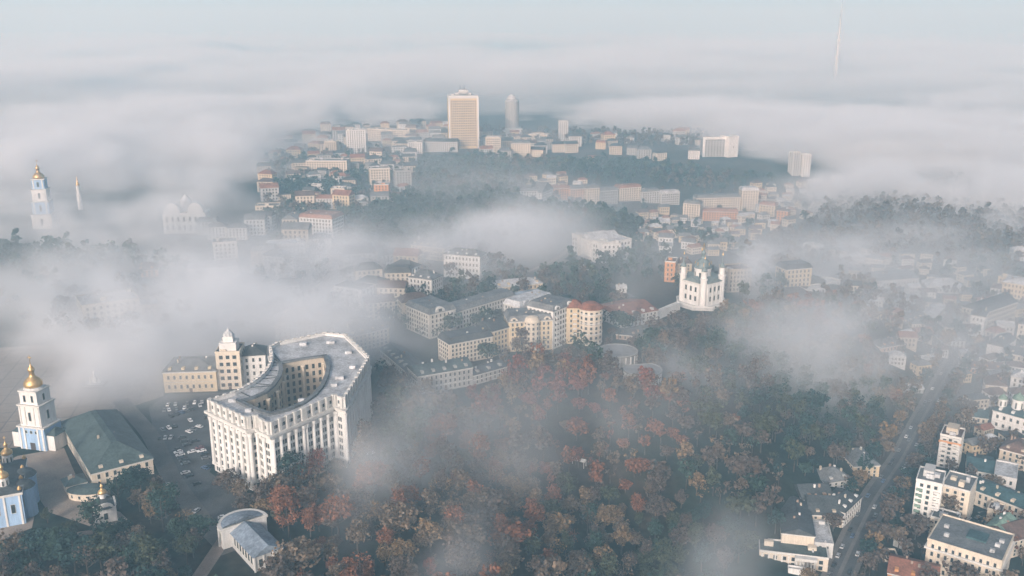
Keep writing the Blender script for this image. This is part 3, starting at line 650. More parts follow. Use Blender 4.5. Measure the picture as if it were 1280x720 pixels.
B('apartment_block', 'blue grey metal roofed house behind the dormered row', 'apartment building', (640, 395), (680, 388), 18, 'palegrey', 'blue', hpx=16, rtype='gable', floors=3)
B('public_building', 'low yellow building under a broad pale metal roof behind the quarter', 'public building', (619, 373), (678, 367), 18, 'yellow', 'pale', hpx=14, rtype='hip', rh=3, floors=2)
B('school', 'grey school with a dark green roof in front of the hillside quarter', 'school', (523, 494), (591, 482), 18, 'grey', 'green', hpx=24, rtype='gable', rh=3.6, floors=3, step=3)
B('school_wing', 'grey side wing of the green roofed school running back to the curved block', 'school', (476, 452), (522, 493), 14, 'grey', 'dark', hpx=16, rtype='gable', rh=3.2, floors=2, step=3)
B('school_wing', 'low grey annexe beyond the green roofed school by the wood', 'school', (592, 482), (634, 470), 12, 'grey', 'dark', hpx=13, rtype='gable', rh=2.5, floors=2)
r_, w_, d_, h_, f_ = B('office_building', 'white four storey building with regular windows and two long roofs in mist', 'office building', (555, 346), (600, 350), 16, 'white', 'grey', hpx=29, rtype='hip', rh=4, floors=4, step=3.2)
B('office_building', 'long grey roofed wing running back from the white four storey building', 'office building', (600, 348), (612, 322), 14, 'palegrey', 'grey', hpx=18, rtype='gable', floors=4)
B('house', 'yellow house in mist behind the white four storey building', 'house', (514, 322), (555, 327), 22, 'yellow', 'grey', hpx=17, rtype='hip', floors=3)
B('house', 'white corner house with dark windows in mist before the white four storey building', 'house', (511, 366), (540, 370), 18, 'white', 'grey', hpx=20, rtype='hip', floors=3)
B('long_house', 'long pale building with a faded red roof running to the domed church', 'public building', (777, 411), (822, 402), 34, 'palegrey', 'red', hpx=15, rtype='gable', rh=4, floors=3)
B('shed', 'dark roofed shed below the long red roofed building', 'shed', (770, 424), (812, 428), 10, 'brown', 'dark', h=4, rtype='gable', floors=1)
B('retaining_wall', 'low pale wall climbing from the red roofed building to the domed church terrace', 'wall', (822, 400), (850, 388), 3, 'white', 'pale', h=6, rtype='flat', win=False, extras=False)
B('house', 'rust orange house with a blank side left of the domed church', 'house', (830, 352), (843, 353), 16, 'orange', 'brown', hpx=25, rtype='flat', floors=4)
B('house', 'yellow house just behind the domed church', 'house', (846, 347), (864, 347), 14, 'yellow', 'brown', hpx=18, rtype='hip', floors=4)
B('apartment_building', 'beige apartment building in thin fog right of the domed church', 'apartment building', (909, 366), (938, 364), 18, 'beige', 'brown', hpx=28, rtype='flat', floors=5, step=3)
B('villa', 'tall yellow villa with a turreted roof on the wooded slope', 'villa', (981, 359), (1013, 358), 16, 'yellow', 'dark', hpx=24, rtype='mansard', floors=4, step=4, ww=1.6)
B('garage', 'flat white roofed garage beside the tall yellow villa', 'garage', (1010, 364), (1036, 366), 14, 'white', 'white', h=4, floors=1, extras=False)
B('garage', 'second flat white roofed garage behind the one beside the yellow villa', 'garage', (1026, 356), (1050, 356), 14, 'white', 'white', h=4, floors=1, extras=False)
B('hut', 'tiny white hut on the bare slope below the museum', 'hut', (771, 366), (783, 366), 8, 'white', 'white', h=4, rtype='gable', floors=1)
B('hut', 'small white kiosk on the path before the museum', 'hut', (722, 336), (735, 338), 6, 'white', 'white', h=3.4, floors=1, extras=False)
B('house', 'cream house among trees right of the museum', 'house', (796, 298), (811, 299), 12, 'cream', 'grey', hpx=9, rtype='hip', floors=2)

# ------------------------------------------------------------------ lower town at the right
r_, w_, d_, h_, f_ = B('palace', 'cream palace front with a columned porch and dark green roof at the wood edge', 'mansion', (949, 694), (1034, 716), 12, 'cream', 'green', hpx=17, rtype='flat', floors=2, step=4.2, ww=1.9, extras=True, seed=3)
for k in range(6): MB().lathe([(.6, 0), (.5, h_ - 2), (.75, h_ - 1.4)], 8, (1.5 + k * 1.7, -d_ / 2 - 2.2)).build('column', TRIM, r_)
MB().box(.5, 11, -d_ / 2 - 3, -d_ / 2 - .02, h_ - 1.4, h_ + .2).build('porch_roof', TRIM, r_)
for k in range(7): MB().box(-w_ / 2 + 1 + k * 3.2, -w_ / 2 + 1.7 + k * 3.2, -d_ / 2 - .4, -d_ / 2 - .02, 0, h_ - .5).build('pilaster', TRIM, r_)
r_, w_, d_, h_, f_ = B('hall', 'hall with a blank cream gable and dark roof behind the columned palace', 'hall', (976, 681), (1016, 693), 34, 'cream', 'dark', hpx=23, rtype='gabley', rh=3.2, win=False)
B('annexe', 'flat grey roofed annexe between the blank gabled hall and the street', 'annexe', (1017, 693), (1040, 699), 28, 'palegrey', 'pale', hpx=18, floors=3, step=3.2)
B('townhouse', 'white stuccoed townhouse facing the street below the palace quarter', 'house', (1054, 660), (1075, 640), 14, 'white', 'dark', hpx=20, rtype='hip', floors=3, step=3)
B('townhouse', 'dark roofed house behind the white stuccoed townhouse', 'house', (1012, 649), (1052, 660), 20, 'beige', 'dark', hpx=16, rtype='gable', floors=3)
B('townhouse', 'brown roofed house backing on the wood behind the hall', 'house', (1003, 628), (1040, 636), 16, 'brown', 'dark', hpx=14, rtype='gable', floors=3)
B('townhouse', 'grey hipped house at the wood edge by the bend', 'house', (1032, 607), (1064, 612), 16, 'palegrey', 'grey', hpx=14, rtype='hip', floors=3)
B('townhouse', 'yellow house with a grey hipped roof standing alone by the street', 'house', (1067, 589), (1098, 597), 22, 'yellow', 'grey', hpx=16, rtype='hip', floors=3)
B('garden_wall', 'pale low wall with arches before the palace', 'wall', (985, 716), (1010, 722), 3, 'white', 'white', h=3, floors=1, win=False, extras=False)
# big apartment block, two joined bodies
r_, w_, d_, h_, f_ = B('apartment_block', 'tall white apartment block with green balconies beside the street', 'apartment building', (1138, 655), (1170, 664), 17, 'white', 'grey', hpx=57, floors=8, step=3.4, ww=1.6, seed=5)
for k in range(7): MB().box(-w_ / 2 + .6, -w_ / 2 + 3.6, -d_ / 2 - 1.3, -d_ / 2 - .02, 2.6 + k * (h_ - 2) / 8, 3.7 + k * (h_ - 2) / 8).build('balcony', RF('palegreen'), r_)
for k in range(7): MB().box(w_ / 2 - 3.6, w_ / 2 - .6, -d_ / 2 - 1.3, -d_ / 2 - .02, 2.6 + k * (h_ - 2) / 8, 3.7 + k * (h_ - 2) / 8).build('balcony', W('white'), r_)
MB().box(-w_ * .3, w_ * .1, -2, d_ / 2 - 1, h_ - .1, h_ + 3.4).build('penthouse', W('palegrey'), f_)
B('apartment_block', 'white rear body of the tall apartment block with roof terraces', 'apartment building', (1171, 650), (1206, 660), 20, 'cream', 'grey', hpx=44, floors=7, step=3.4, ww=1.5, seed=6)
r_, w_, d_, h_, f_ = B('apartment_house', 'apartment house with an orange band and glazed loggias by the street', 'apartment building', (1170, 583), (1196, 589), 16, 'palegrey', 'brown', hpx=40, floors=7, step=3, ww=1.8, seed=2)
MB().box(-w_ / 2 - .5, w_ / 2 + .5, -d_ / 2 - .6, -d_ / 2 - .02, h_ - 4.6, h_ - 3.4).build('orange_band', W('orange'), r_); MB().box(-w_ * .3, w_ * .25, -d_ * .2, d_ * .35, h_ - .1, h_ + 3.6).build('penthouse', W('beige'), f_); balconies(r_, (-w_ * .28, w_ * .28), -d_ / 2, [3.2 + 3.4 * k for k in range(6)], 3.6)
r_, w_, d_, h_, f_ = B('office_palace', 'large cream office palace with a heavy cornice and wide flat grey roof', 'office building', (1154, 714), (1246, 744), 30, 'cream', 'grey', hpx=40, floors=4, step=3.0, ww=1.2, seed=4, extras=False)
MB().ring([(-w_ / 2 - 1, -d_ / 2 - 1), (w_ / 2 + 1, -d_ / 2 - 1), (w_ / 2 + 1, d_ / 2 + 1), (-w_ / 2 - 1, d_ / 2 + 1)], [(-w_ / 2 + .2, -d_ / 2 + .2), (w_ / 2 - .2, -d_ / 2 + .2), (w_ / 2 - .2, d_ / 2 - .2), (-w_ / 2 + .2, d_ / 2 - .2)], h_ - 4.6, h_ - 3.8).build('cornice', TRIM, r_)
MB().box(-2, 7, -2, 7, h_ - .1, h_ + .9).build('skylight', RF('teal'), f_)
for x, y in ((-12, 3), (-10, -6), (11, -8), (13, 4), (12, -1)): MB().box(x - 1.1, x + 1.1, y - .9, y + .9, h_ - .1, h_ + 1.5).build('vent_stack', RF('pale'), f_)
B('attic_house', 'cream attic storey block behind the office palace roof', 'house', (1160, 672), (1192, 681), 12, 'cream', 'dark', hpx=26, floors=4, seed=3)
B('court_hall', 'court hall with a pale green pitched roof behind the office palace', 'hall', (1229, 684), (1253, 693), 17, 'cream', 'palegreen', hpx=27, rtype='gabley', rh=3, floors=3)
B('court_house', 'plain cream house with a brown flat roof behind the pale green hall', 'house', (1232, 652), (1250, 657), 10, 'cream', 'brown', hpx=16, floors=2)
B('brown_wing', 'long brown roofed wing on the right side of the courtyard', 'wing', (1255, 700), (1292, 690), 16, 'cream', 'brown', hpx=22, rtype='gable', floors=4)
B('long_wing', 'long building with a dark teal roof and a row of cream windows', 'office building', (1196, 622), (1290, 660), 17, 'cream', 'teal', hpx=18, rtype='gable', rh=3.4, floors=2, step=3.4)
B('hall', 'hall with a broad teal roof behind the long teal roofed building', 'hall', (1207, 600), (1240, 606), 24, 'palegrey', 'teal', hpx=14, rtype='gable', rh=3, floors=2)
B('hall', 'flat pale roofed hall standing over the long teal roof', 'hall', (1240, 612), (1268, 618), 22, 'palegrey', 'pale', hpx=18, floors=2, extras=False)
B('house', 'house with a plain brown roof and white dormers by the right edge', 'house', (1247, 580), (1283, 590), 20, 'beige', 'brown', hpx=20, rtype='hip', floors=3)
B('low_house', 'low house with a long red brown roof near the bottom edge', 'house', (1108, 730), (1170, 745), 18, 'orange', 'red', hpx=15, rtype='gable', rh=4, floors=2)
B('kiosk', 'small cream kiosk with a dark roof at the street by the red brown roof', 'kiosk', (1104, 702), (1121, 704), 6, 'cream', 'dark', h=4, floors=1, extras=False)
B('retaining_wall', 'grey retaining wall behind the red brown roof', 'wall', (1116, 682), (1134, 689), 2, 'grey', 'grey', h=4.5, win=False, extras=False)
# monastery-like white church with several roofs at right edge
r_, w_, d_, h_, f_ = B('white_church', 'white church with arched windows and three little drums at the right edge', 'church', (1238, 534), (1285, 548), 18, 'white', 'teal', hpx=22, rtype='hip', rh=3, floors=2, step=4.4, ww=1.5)
for x, y, r in ((-9, -2, 2.8), (0, 0, 3.8), (9, -2, 2.8)):
    MB().lathe([(r, 0), (r, r * 1.7), (r * 1.15, r * 1.75), (r * 1.15, r * 1.95)], 12, (x, y), h_ + 1.5).build('drum', W('white'), r_); MB().lathe([(r * 1.1, 0), (r * .9, r * .5), (r * .3, r * .95), (.2, r * 1.2), (.1, r * 1.8)], 12, (x, y), h_ + 1.5 + r * 1.95).build('drum_cap', RF('palegreen'), r_)
    for a in (-PI / 2, -PI * .2, -PI * .8): link('window', window_mesh(.9, r * 1.1), r_, (x + r * math.cos(a), y + r * math.sin(a), h_ + 1.5 + r * .9), a + PI / 2)
B('low_hall', 'low hall with a teal roof left of the white church', 'hall', (1205, 527), (1234, 531), 12, 'cream', 'teal', hpx=8, rtype='gable', floors=1)
B('gabled_house', 'cream house with two front gables near the right edge', 'house', (1230, 497), (1257, 500), 12, 'cream', 'brown', hpx=17, rtype='gabley', floors=2, step=3.4)
B('house', 'white house with many windows behind the cream two gabled house', 'house', (1261, 489), (1285, 494), 16, 'white', 'pale', hpx=19, rtype='hip', floors=3, step=3)
B('low_house', 'long low house with an orange wall by the upper street', 'house', (1211, 466), (1254, 470), 12, 'orange', 'brown', hpx=8, rtype='gable', floors=1)
r_, w_, d_, h_, f_ = B('gable_house', 'house with a big blank white gable facing the street', 'house', (1231, 449), (1253, 454), 30, 'white', 'dark', hpx=20, rtype='gabley', rh=3.5, win=False)
B('long_house', 'long dark roofed house running right from the blank white gable', 'house', (1254, 456), (1290, 463), 14, 'cream', 'dark', hpx=16, rtype='gable', floors=2)
B('corner_house', 'white corner house with an arched window and dark roof', 'house', (1210, 419), (1228, 422), 26, 'white', 'dark', hpx=26, rtype='hip', floors=3, step=3.4)
B('long_house', 'tall long house with a dark roof behind the white corner house', 'house', (1229, 416), (1268, 402), 22, 'beige', 'dark', hpx=26, rtype='gable', floors=4)
B('office_building', 'long yellow office building with a pale grey roof at the right edge', 'office building', (1250, 376), (1295, 384), 26, 'yellow', 'pale', hpx=25, rtype='hip', rh=4, floors=4)
B('house', 'small yellow block in front of the long yellow office building', 'house', (1246, 358), (1262, 362), 12, 'yellow', 'grey', hpx=13, floors=3)
B('house', 'white house on the rise at the right edge', 'house', (1266, 325), (1285, 327), 12, 'white', 'pale', hpx=14, rtype='hip', floors=3)
B('long_house', 'low house with a long grey roof at the upper end of the street', 'house', (1178, 430), (1206, 436), 14, 'palegrey', 'grey', hpx=10, rtype='gable', floors=2)
B('house', 'pink house with white corners among autumn trees', 'house', (1102, 440), (1130, 442), 14, 'pink', 'grey', hpx=13, rtype='hip', floors=2)
B('hut', 'small white hut beside the upper street', 'hut', (1154, 450), (1170, 453), 8, 'white', 'white', h=3.5, rtype='gable', floors=1)
B('hut', 'grey hut with pale posts beside the street below the pink house', 'hut', (1128, 490), (1154, 492), 9, 'grey', 'pale', h=4, rtype='gable', floors=1)
B('school', 'cream school wing with a low roof among bare trees', 'school', (1131, 404), (1160, 408), 14, 'cream', 'grey', hpx=14, rtype='hip', floors=2)
B('school', 'second cream school wing set at an angle among bare trees', 'school', (1160, 407), (1181, 394), 12, 'cream', 'pale', hpx=13, rtype='hip', floors=2)
B('factory_hall', 'wide factory hall with a dark grey roof below the wooded hill', 'factory', (1095, 362), (1148, 356), 34, 'palegrey', 'grey', hpx=11, rtype='gable', rh=5, floors=1)
B('factory_hall', 'low pale roofed hall behind the bare trees right of the factory', 'hall', (1158, 366), (1206, 368), 24, 'palegrey', 'pale', hpx=8, rtype='hip', floors=1)
B('house', 'cream house at the foot of the wooded hill', 'house', (1080, 334), (1102, 338), 12, 'cream', 'grey', hpx=13, rtype='hip', floors=2)
B('house', 'small pale house left of the factory hall', 'house', (1086, 361), (1102, 363), 10, 'white', 'pale', hpx=8, rtype='hip', floors=1)
B('house', 'tiny cream house in the trees below the factory hall', 'house', (1105, 378), (1118, 379), 9, 'cream', 'grey', hpx=9, rtype='gable', floors=2)
B('house', 'pale flat house on the slope under the wooded hill', 'house', (1003, 312), (1024, 314), 12, 'palegrey', 'pale', hpx=7, floors=2)
B('house', 'white house right of the factory hall before the corner house', 'house', (1237, 369), (1258, 372), 12, 'white', 'brown', hpx=10, rtype='hip', floors=2)
B('house', 'cream house cut by the right edge above the long dark roof', 'house', (1270, 424), (1290, 427), 16, 'cream', 'dark', hpx=20, rtype='hip', floors=3)

# ------------------------------------------------------------------ city on the far ridge
far = [
 ('tower_house', 'white stepped apartment tower on the far city ridge', (434, 195), (458, 194), 22, 'white', 'pale', 32, 'flat'),
 ('long_block', 'long cream block behind the white stepped tower', (460, 176), (512, 178), 24, 'cream', 'grey', 15, 'flat'),
 ('apartment_block', 'white block under the golden tower at its left', (510, 192), (528, 192), 20, 'white', 'grey', 14, 'flat'),
 ('apartment_block', 'dark roofed block at the foot of the golden tower', (529, 190), (572, 190), 24, 'palegrey', 'dark', 13, 'mansard'),
 ('apartment_block', 'cream block right of the golden tower', (607, 192), (626, 192), 22, 'cream', 'pale', 20, 'flat'),
 ('domed_block', 'bright cream block with a grey curved roof below the cylindrical tower', (639, 199), (663, 199), 24, 'cream', 'grey', 20, 'mansard'),
 ('apartment_block', 'low cream block right of the cylindrical tower', (660, 177), (684, 178), 20, 'cream', 'pale', 9, 'flat'),
 ('apartment_block', 'slim pale tower fading into fog right of the cylindrical tower', (698, 176), (710, 176), 16, 'palegrey', 'pale', 24, 'flat'),
 ('long_block', 'long cream block with lit windows on the left city slope', (383, 219), (434, 219), 26, 'cream', 'grey', 18, 'flat'),
 ('house', 'orange roofed house on the left city slope', (412, 226), (424, 226), 14, 'orange', 'terracotta', 9, 'hip'),
 ('apartment_block', 'bright cream cube shaped house on the left city slope', (414, 252), (431, 252), 18, 'cream', 'pale', 16, 'flat'),
 ('house', 'white low house left of the bright cream cube', (384, 240), (405, 240), 14, 'white', 'pale', 8, 'flat'),
 ('apartment_block', 'tall cream block in the middle of the left city slope', (463, 238), (488, 237), 20, 'cream', 'grey', 27, 'flat'),
 ('apartment_block', 'orange fronted block beside the dark wood', (468, 249), (486, 249), 18, 'orange', 'grey', 18, 'flat'),
 ('apartment_block', 'grey block with balconies at the edge of the dark wood', (495, 241), (515, 240), 18, 'grey', 'grey', 27, 'flat'),
 ('house', 'white round fronted house below the orange fronted block', (442, 260), (461, 259), 14, 'white', 'pale', 11, 'hip'),
 ('apartment_block', 'pale blank block at the fog edge left of the gabled house', (320, 272), (350, 271), 18, 'cream', 'grey', 14, 'flat'),
 ('gable_house', 'cream gabled house at the fog edge beside the terracotta domed mansion', (353, 288), (372, 288), 18, 'cream', 'grey', 14, 'gabley'),
 ('mansion', 'white mansion with terracotta domed roofs at the fog edge', (375, 294), (416, 297), 26, 'white', 'terracotta', 23, 'mansard'),
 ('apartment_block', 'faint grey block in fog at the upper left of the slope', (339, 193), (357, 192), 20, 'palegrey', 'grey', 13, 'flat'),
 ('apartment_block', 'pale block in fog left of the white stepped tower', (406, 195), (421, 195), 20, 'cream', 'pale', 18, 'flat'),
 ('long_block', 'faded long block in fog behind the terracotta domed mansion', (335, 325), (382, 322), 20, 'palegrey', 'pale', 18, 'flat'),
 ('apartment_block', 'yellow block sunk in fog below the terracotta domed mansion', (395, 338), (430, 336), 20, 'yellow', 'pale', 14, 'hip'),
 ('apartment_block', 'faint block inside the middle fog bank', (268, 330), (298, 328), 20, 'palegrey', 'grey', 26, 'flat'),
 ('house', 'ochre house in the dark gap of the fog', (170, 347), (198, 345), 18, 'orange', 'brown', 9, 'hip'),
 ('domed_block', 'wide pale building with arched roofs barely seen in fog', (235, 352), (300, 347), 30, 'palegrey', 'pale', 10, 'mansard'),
 ('town_row', 'white end house of the valley row nearest the dark wood', (650, 243), (672, 249), 12, 'white', 'grey', 9, 'mansard'),
 ('town_row', 'white house with a taller gable in the left part of the valley row', (677, 251), (691, 253), 14, 'white', 'grey', 15, 'gabley'),
 ('town_row', 'orange house in the left part of the valley row', (692, 249), (712, 250), 14, 'orange', 'terracotta', 13, 'mansard'),
 ('town_row', 'peach house next to the orange one in the valley row', (712, 250), (732, 252), 14, 'pink', 'grey', 14, 'mansard'),
 ('town_row', 'tall cream house with bays in the valley row', (733, 257), (749, 257), 16, 'cream', 'grey', 19, 'mansard'),
 ('town_row', 'grey blue house right of the tall cream one in the valley row', (750, 255), (772, 255), 14, 'grey', 'grey', 15, 'mansard'),
 ('town_row', 'cream house with an arched attic in the valley row', (774, 252), (801, 251), 16, 'cream', 'terracotta', 15, 'mansard'),
 ('town_row', 'long grey house right of the arched attic in the valley row', (802, 254), (824, 254), 14, 'palegrey', 'grey', 13, 'mansard'),
 ('town_row', 'pale grey house at the right end of the upper valley row', (826, 256), (849, 256), 14, 'palegrey', 'pale', 13, 'mansard'),
 ('town_row', 'cream house stepping forward in the right valley rows', (853, 275), (874, 277), 16, 'cream', 'grey', 18, 'mansard'),
 ('town_row', 'long cream house with a dark roof in the right valley rows', (870, 262), (925, 264), 16, 'cream', 'grey', 15, 'mansard'),
 ('town_row', 'tall cream corner house closing the long cream row', (926, 264), (947, 263), 18, 'cream', 'pale', 22, 'mansard'),
 ('town_row', 'orange terrace before the long cream row', (878, 276), (922, 275), 12, 'orange', 'terracotta', 10, 'mansard'),
 ('town_row', 'yellow terrace right of the tall cream corner house', (948, 272), (968, 271), 14, 'yellow', 'terracotta', 14, 'mansard'),
 ('town_row', 'ochre house at the right end of the valley rows', (970, 277), (984, 276), 12, 'orange', 'brown', 12, 'hip'),
 ('town_row', 'small yellow house alone at the lower edge of the valley rows', (912, 291), (927, 291), 10, 'yellow', 'terracotta', 6, 'hip'),
]
for nm, lab, L_, R_, dp, wc, rc, hp, rt in far:
    hp = hp * 1.2 if nm == 'town_row' else hp
    B(nm, lab, {'long_block': 'apartment building', 'apartment_block': 'apartment building', 'tower_house': 'apartment building', 'domed_block': 'building', 'town_row': 'townhouse'}.get(nm, 'house'), L_, R_, dp, wc, rc, hpx=hp, rtype=rt, step=3.6, ww=1.7,
      group='houses of the valley rows' if nm == 'town_row' else None)

# small houses one cannot tell apart: one proto of each look, then copies
def small_proto(wall, roof, rt, w, d, h, fl):
    b = MB(); rh = min(w, d) * .32
    wm_ = wall_mesh(w, d, h, rt, rh, 5).mesh('wall', W(wall)); rm_ = roof_mesh(w, d, h, rt, rh, .4).mesh('roof', RF(roof))
    sp = facade_spots(-w / 2, -d / 2, w / 2, -d / 2, .5, h - .7, fl, 3.2) + facade_spots(w / 2, -d / 2, w / 2, d / 2, .5, h - .7, fl, 3.2) + facade_spots(-w / 2, d / 2, -w / 2, -d / 2, .5, h - .7, fl, 3.2)
    for x, y, z, a in sp: b.box(-.7, .7, -.07, .1, z - .9, z + .9, a, (x, y))
    return wm_, rm_, b.mesh('glazing', GLASS)
PROTO = {}
def clear_of(x, y, r):
    for cx, cy, hw, hd, rz in FOOT:
        dx, dy = x - cx, y - cy; ca, sa = math.cos(rz), math.sin(rz)
        if abs(dx * ca + dy * sa) < hw + r and abs(-dx * sa + dy * ca) < hd + r: return False
    return True
def small_houses(n, poly, place, looks, seed, smin=1., smax=1.2, tall=False, name='town_house', cat='house'):
    rg = random.Random(seed); xs = [p[0] for p in poly]; ys = [p[1] for p in poly]; k = tries = 0
    while k < n and tries < n * 60:
        tries += 1; px, py = rg.uniform(min(xs), max(xs)), rg.uniform(min(ys), max(ys))
        if not inside(np.array(px), np.array(py), poly): continue
        wl, rf_ = rg.choice(looks); p = P(px, py)
        if not clear_of(p.x, p.y, 8 * smax): continue
        rt = rg.choice(('hip', 'gable', 'flat', 'mansard', 'gable', 'hip') if tall else ('hip', 'gable')); key = (wl, rf_, rt, tall)
        if key not in PROTO: PROTO[key] = small_proto(wl, rf_, rt, 19 if tall else 14, 12 if tall else 10, 13.5 if tall else 8.5, 4 if tall else 2)
        m = PROTO[key]; s = rg.uniform(smin, smax); rz = rg.uniform(-.5, .5)
        shape = {'hip': 'hipped', 'gable': 'gabled', 'flat': 'flat', 'mansard': 'steep'}[rt]; rn = {'dark': 'dark', 'pale': 'pale', 'grey': 'grey', 'terracotta': 'terracotta', 'brown': 'brown', 'red': 'red', 'teal': 'teal'}[rf_]
        wn = {'palegrey': 'pale grey', }.get(wl, wl)
        o = thing(name, f'{wn} house with a {rn} {shape} roof {place}', cat, p, rz, f'{wn} houses with {rn} {shape} roofs {place}')
        o.scale = (s, s, s * rg.uniform(.85, 1.15))
        link('wall', m[0], o); link('roof', m[1], o); struct(link('glazing', m[2], o), 'stuff')
        FOOT.append((p.x, p.y, 9 * s if tall else 7 * s, 6.5 * s if tall else 5 * s, rz)); k += 1
pale = [('white', 'grey'), ('cream', 'dark'), ('cream', 'brown'), ('palegrey', 'dark'), ('yellow', 'red'), ('beige', 'dark'), ('grey', 'grey'), ('palegrey', 'terracotta')]
small_houses(90, [(330, 180), (420, 160), (460, 160), (520, 160), (525, 195), (500, 255), (440, 270), (390, 262), (330, 250)], 'on the left city slope', pale, 1, .75, 1.25, True)
small_houses(22, [(500, 158), (560, 160), (560, 186), (505, 190)], 'under the golden tower', pale, 2, .8, 1.3, True)
small_houses(24, [(604, 165), (720, 168), (730, 198), (605, 202)], 'round the cylindrical tower', pale, 3, .75, 1.2, True)
small_houses(18, [(720, 172), (880, 172), (880, 200), (740, 205)], 'on the misty plateau right of the ridge', pale, 4, .7, 1.2, True)
vz = [('white', 'grey'), ('cream', 'terracotta'), ('cream', 'grey'), ('yellow', 'grey'), ('white', 'pale'), ('yellow', 'brown'), ('cream', 'dark'), ('cream', 'pale')]
small_houses(34, [(650, 226), (700, 222), (740, 232), (735, 240), (690, 244)], 'on the upper side of the valley row', vz, 5, .8, 1.1)
small_houses(90, [(800, 262), (850, 268), (930, 268), (1040, 232), (1060, 242), (990, 282), (930, 305), (905, 322), (840, 318), (790, 300)], 'on the valley slope behind the domed church', vz, 6, .75, 1.05)
small_houses(24, [(940, 236), (1050, 225), (1060, 240), (980, 268), (945, 250)], 'on the far side of the valley rows', vz, 7, .8, 1.1)
pod = [('cream', 'grey'), ('white', 'brown'), ('cream', 'dark'), ('yellow', 'grey'), ('palegrey', 'pale'), ('beige', 'red')]
small_houses(46, [(1060, 345), (1180, 340), (1290, 345), (1290, 560), (1215, 560), (1200, 470), (1190, 430), (1130, 500), (1095, 440)], 'among the lower town trees', pod, 8, .7, 1.05)
small_houses(7, [(1215, 480), (1280, 500), (1280, 590), (1215, 570)], 'behind the white church of the lower town', pod, 9, .8, 1.1)
small_houses(16, [(1040, 315), (1180, 320), (1230, 360), (1060, 370)], 'below the wooded hill', pod, 10, .8, 1.)
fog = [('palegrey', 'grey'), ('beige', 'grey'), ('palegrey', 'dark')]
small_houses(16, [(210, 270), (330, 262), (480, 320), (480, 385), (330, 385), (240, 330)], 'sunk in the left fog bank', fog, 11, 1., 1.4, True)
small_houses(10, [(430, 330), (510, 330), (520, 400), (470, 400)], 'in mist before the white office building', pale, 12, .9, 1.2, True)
# ================================================================== ground, squares, streets
def outer_axis(a):
    return np.concatenate([[-40000, -15000, -6000, -3000], a, [4500, 6500, 9000, 16000, 45000]]) if a[0] < 0 else np.concatenate([[-600, -200], a, [4200, 5500, 8000, 12000, 20000, 50000]])
def terrain_mesh():
    ax, ay = outer_axis(gx), outer_axis(gy); nx, ny = len(ax), len(ay)
    X, Y = np.meshgrid(ax, ay, indexing='ij')
    ii = np.clip(np.searchsorted(gx, np.clip(ax, GX0, GX1)), 0, len(gx) - 1); jj = np.clip(np.searchsorted(gy, np.clip(ay, GY0, GY1)), 0, len(gy) - 1)
    Z = HG[np.ix_(ii, jj)]; co = np.stack([X, Y, Z], -1).reshape(-1, 3)
    idx = np.arange(nx * ny).reshape(nx, ny); f = np.stack([idx[:-1, :-1], idx[1:, :-1], idx[1:, 1:], idx[:-1, 1:]], -1).reshape(-1, 4)
    me = bpy.data.meshes.new('ground'); me.from_pydata(co.tolist(), [], f.tolist()); me.polygons.foreach_set('use_smooth', [True] * len(f)); me.update(); return me
def ground_material():
    m = bpy.data.materials.new('ground_cover'); t, b = nodes(m); N = t.nodes.new; L = t.links.new
    geo = N('ShaderNodeNewGeometry'); cols = []
    def noise(s, d=5):
        n = N('ShaderNodeTexNoise'); n.inputs['Scale'].default_value = s; n.inputs['Detail'].default_value = d; L(geo.outputs['Position'], n.inputs['Vector']); return n.outputs[0]
    def ramp(fac, st):
        r = N('ShaderNodeValToRGB'); e = r.color_ramp.elements
        while len(e) < len(st): e.new(.5)
        for q, (p, c) in zip(e, st): q.position = p; q.color = (*c, 1)
        L(fac, r.inputs[0]); return r.outputs[0]
    a = ramp(noise(.02), [(.35, (.012, .026, .026)), (.5, (.024, .034, .028)), (.62, (.045, .036, .028)), (.75, (.036, .042, .042))])
    c = ramp(noise(.25, 6), [(.3, (.55, .55, .55)), (.7, (1.3, 1.3, 1.3))])
    mx = N('ShaderNodeMix'); mx.data_type = 'RGBA'; mx.blend_type = 'MULTIPLY'; mx.inputs['Factor'].default_value = 1; L(a, mx.inputs['A']); L(c, mx.inputs['B'])
    L(mx.outputs['Result'], b.inputs['Base Color']); b.inputs['Roughness'].default_value = .95; b.inputs['Specular IOR Level'].default_value = .1
    return m
me = terrain_mesh(); me.materials.append(ground_material()); struct(link('ground', me))
ASPH = pmat('asphalt', (.085, .09, .095), .9, .3, .12); ASPH2 = pmat('worn_asphalt', (.12, .115, .11), .9, .3, .12)
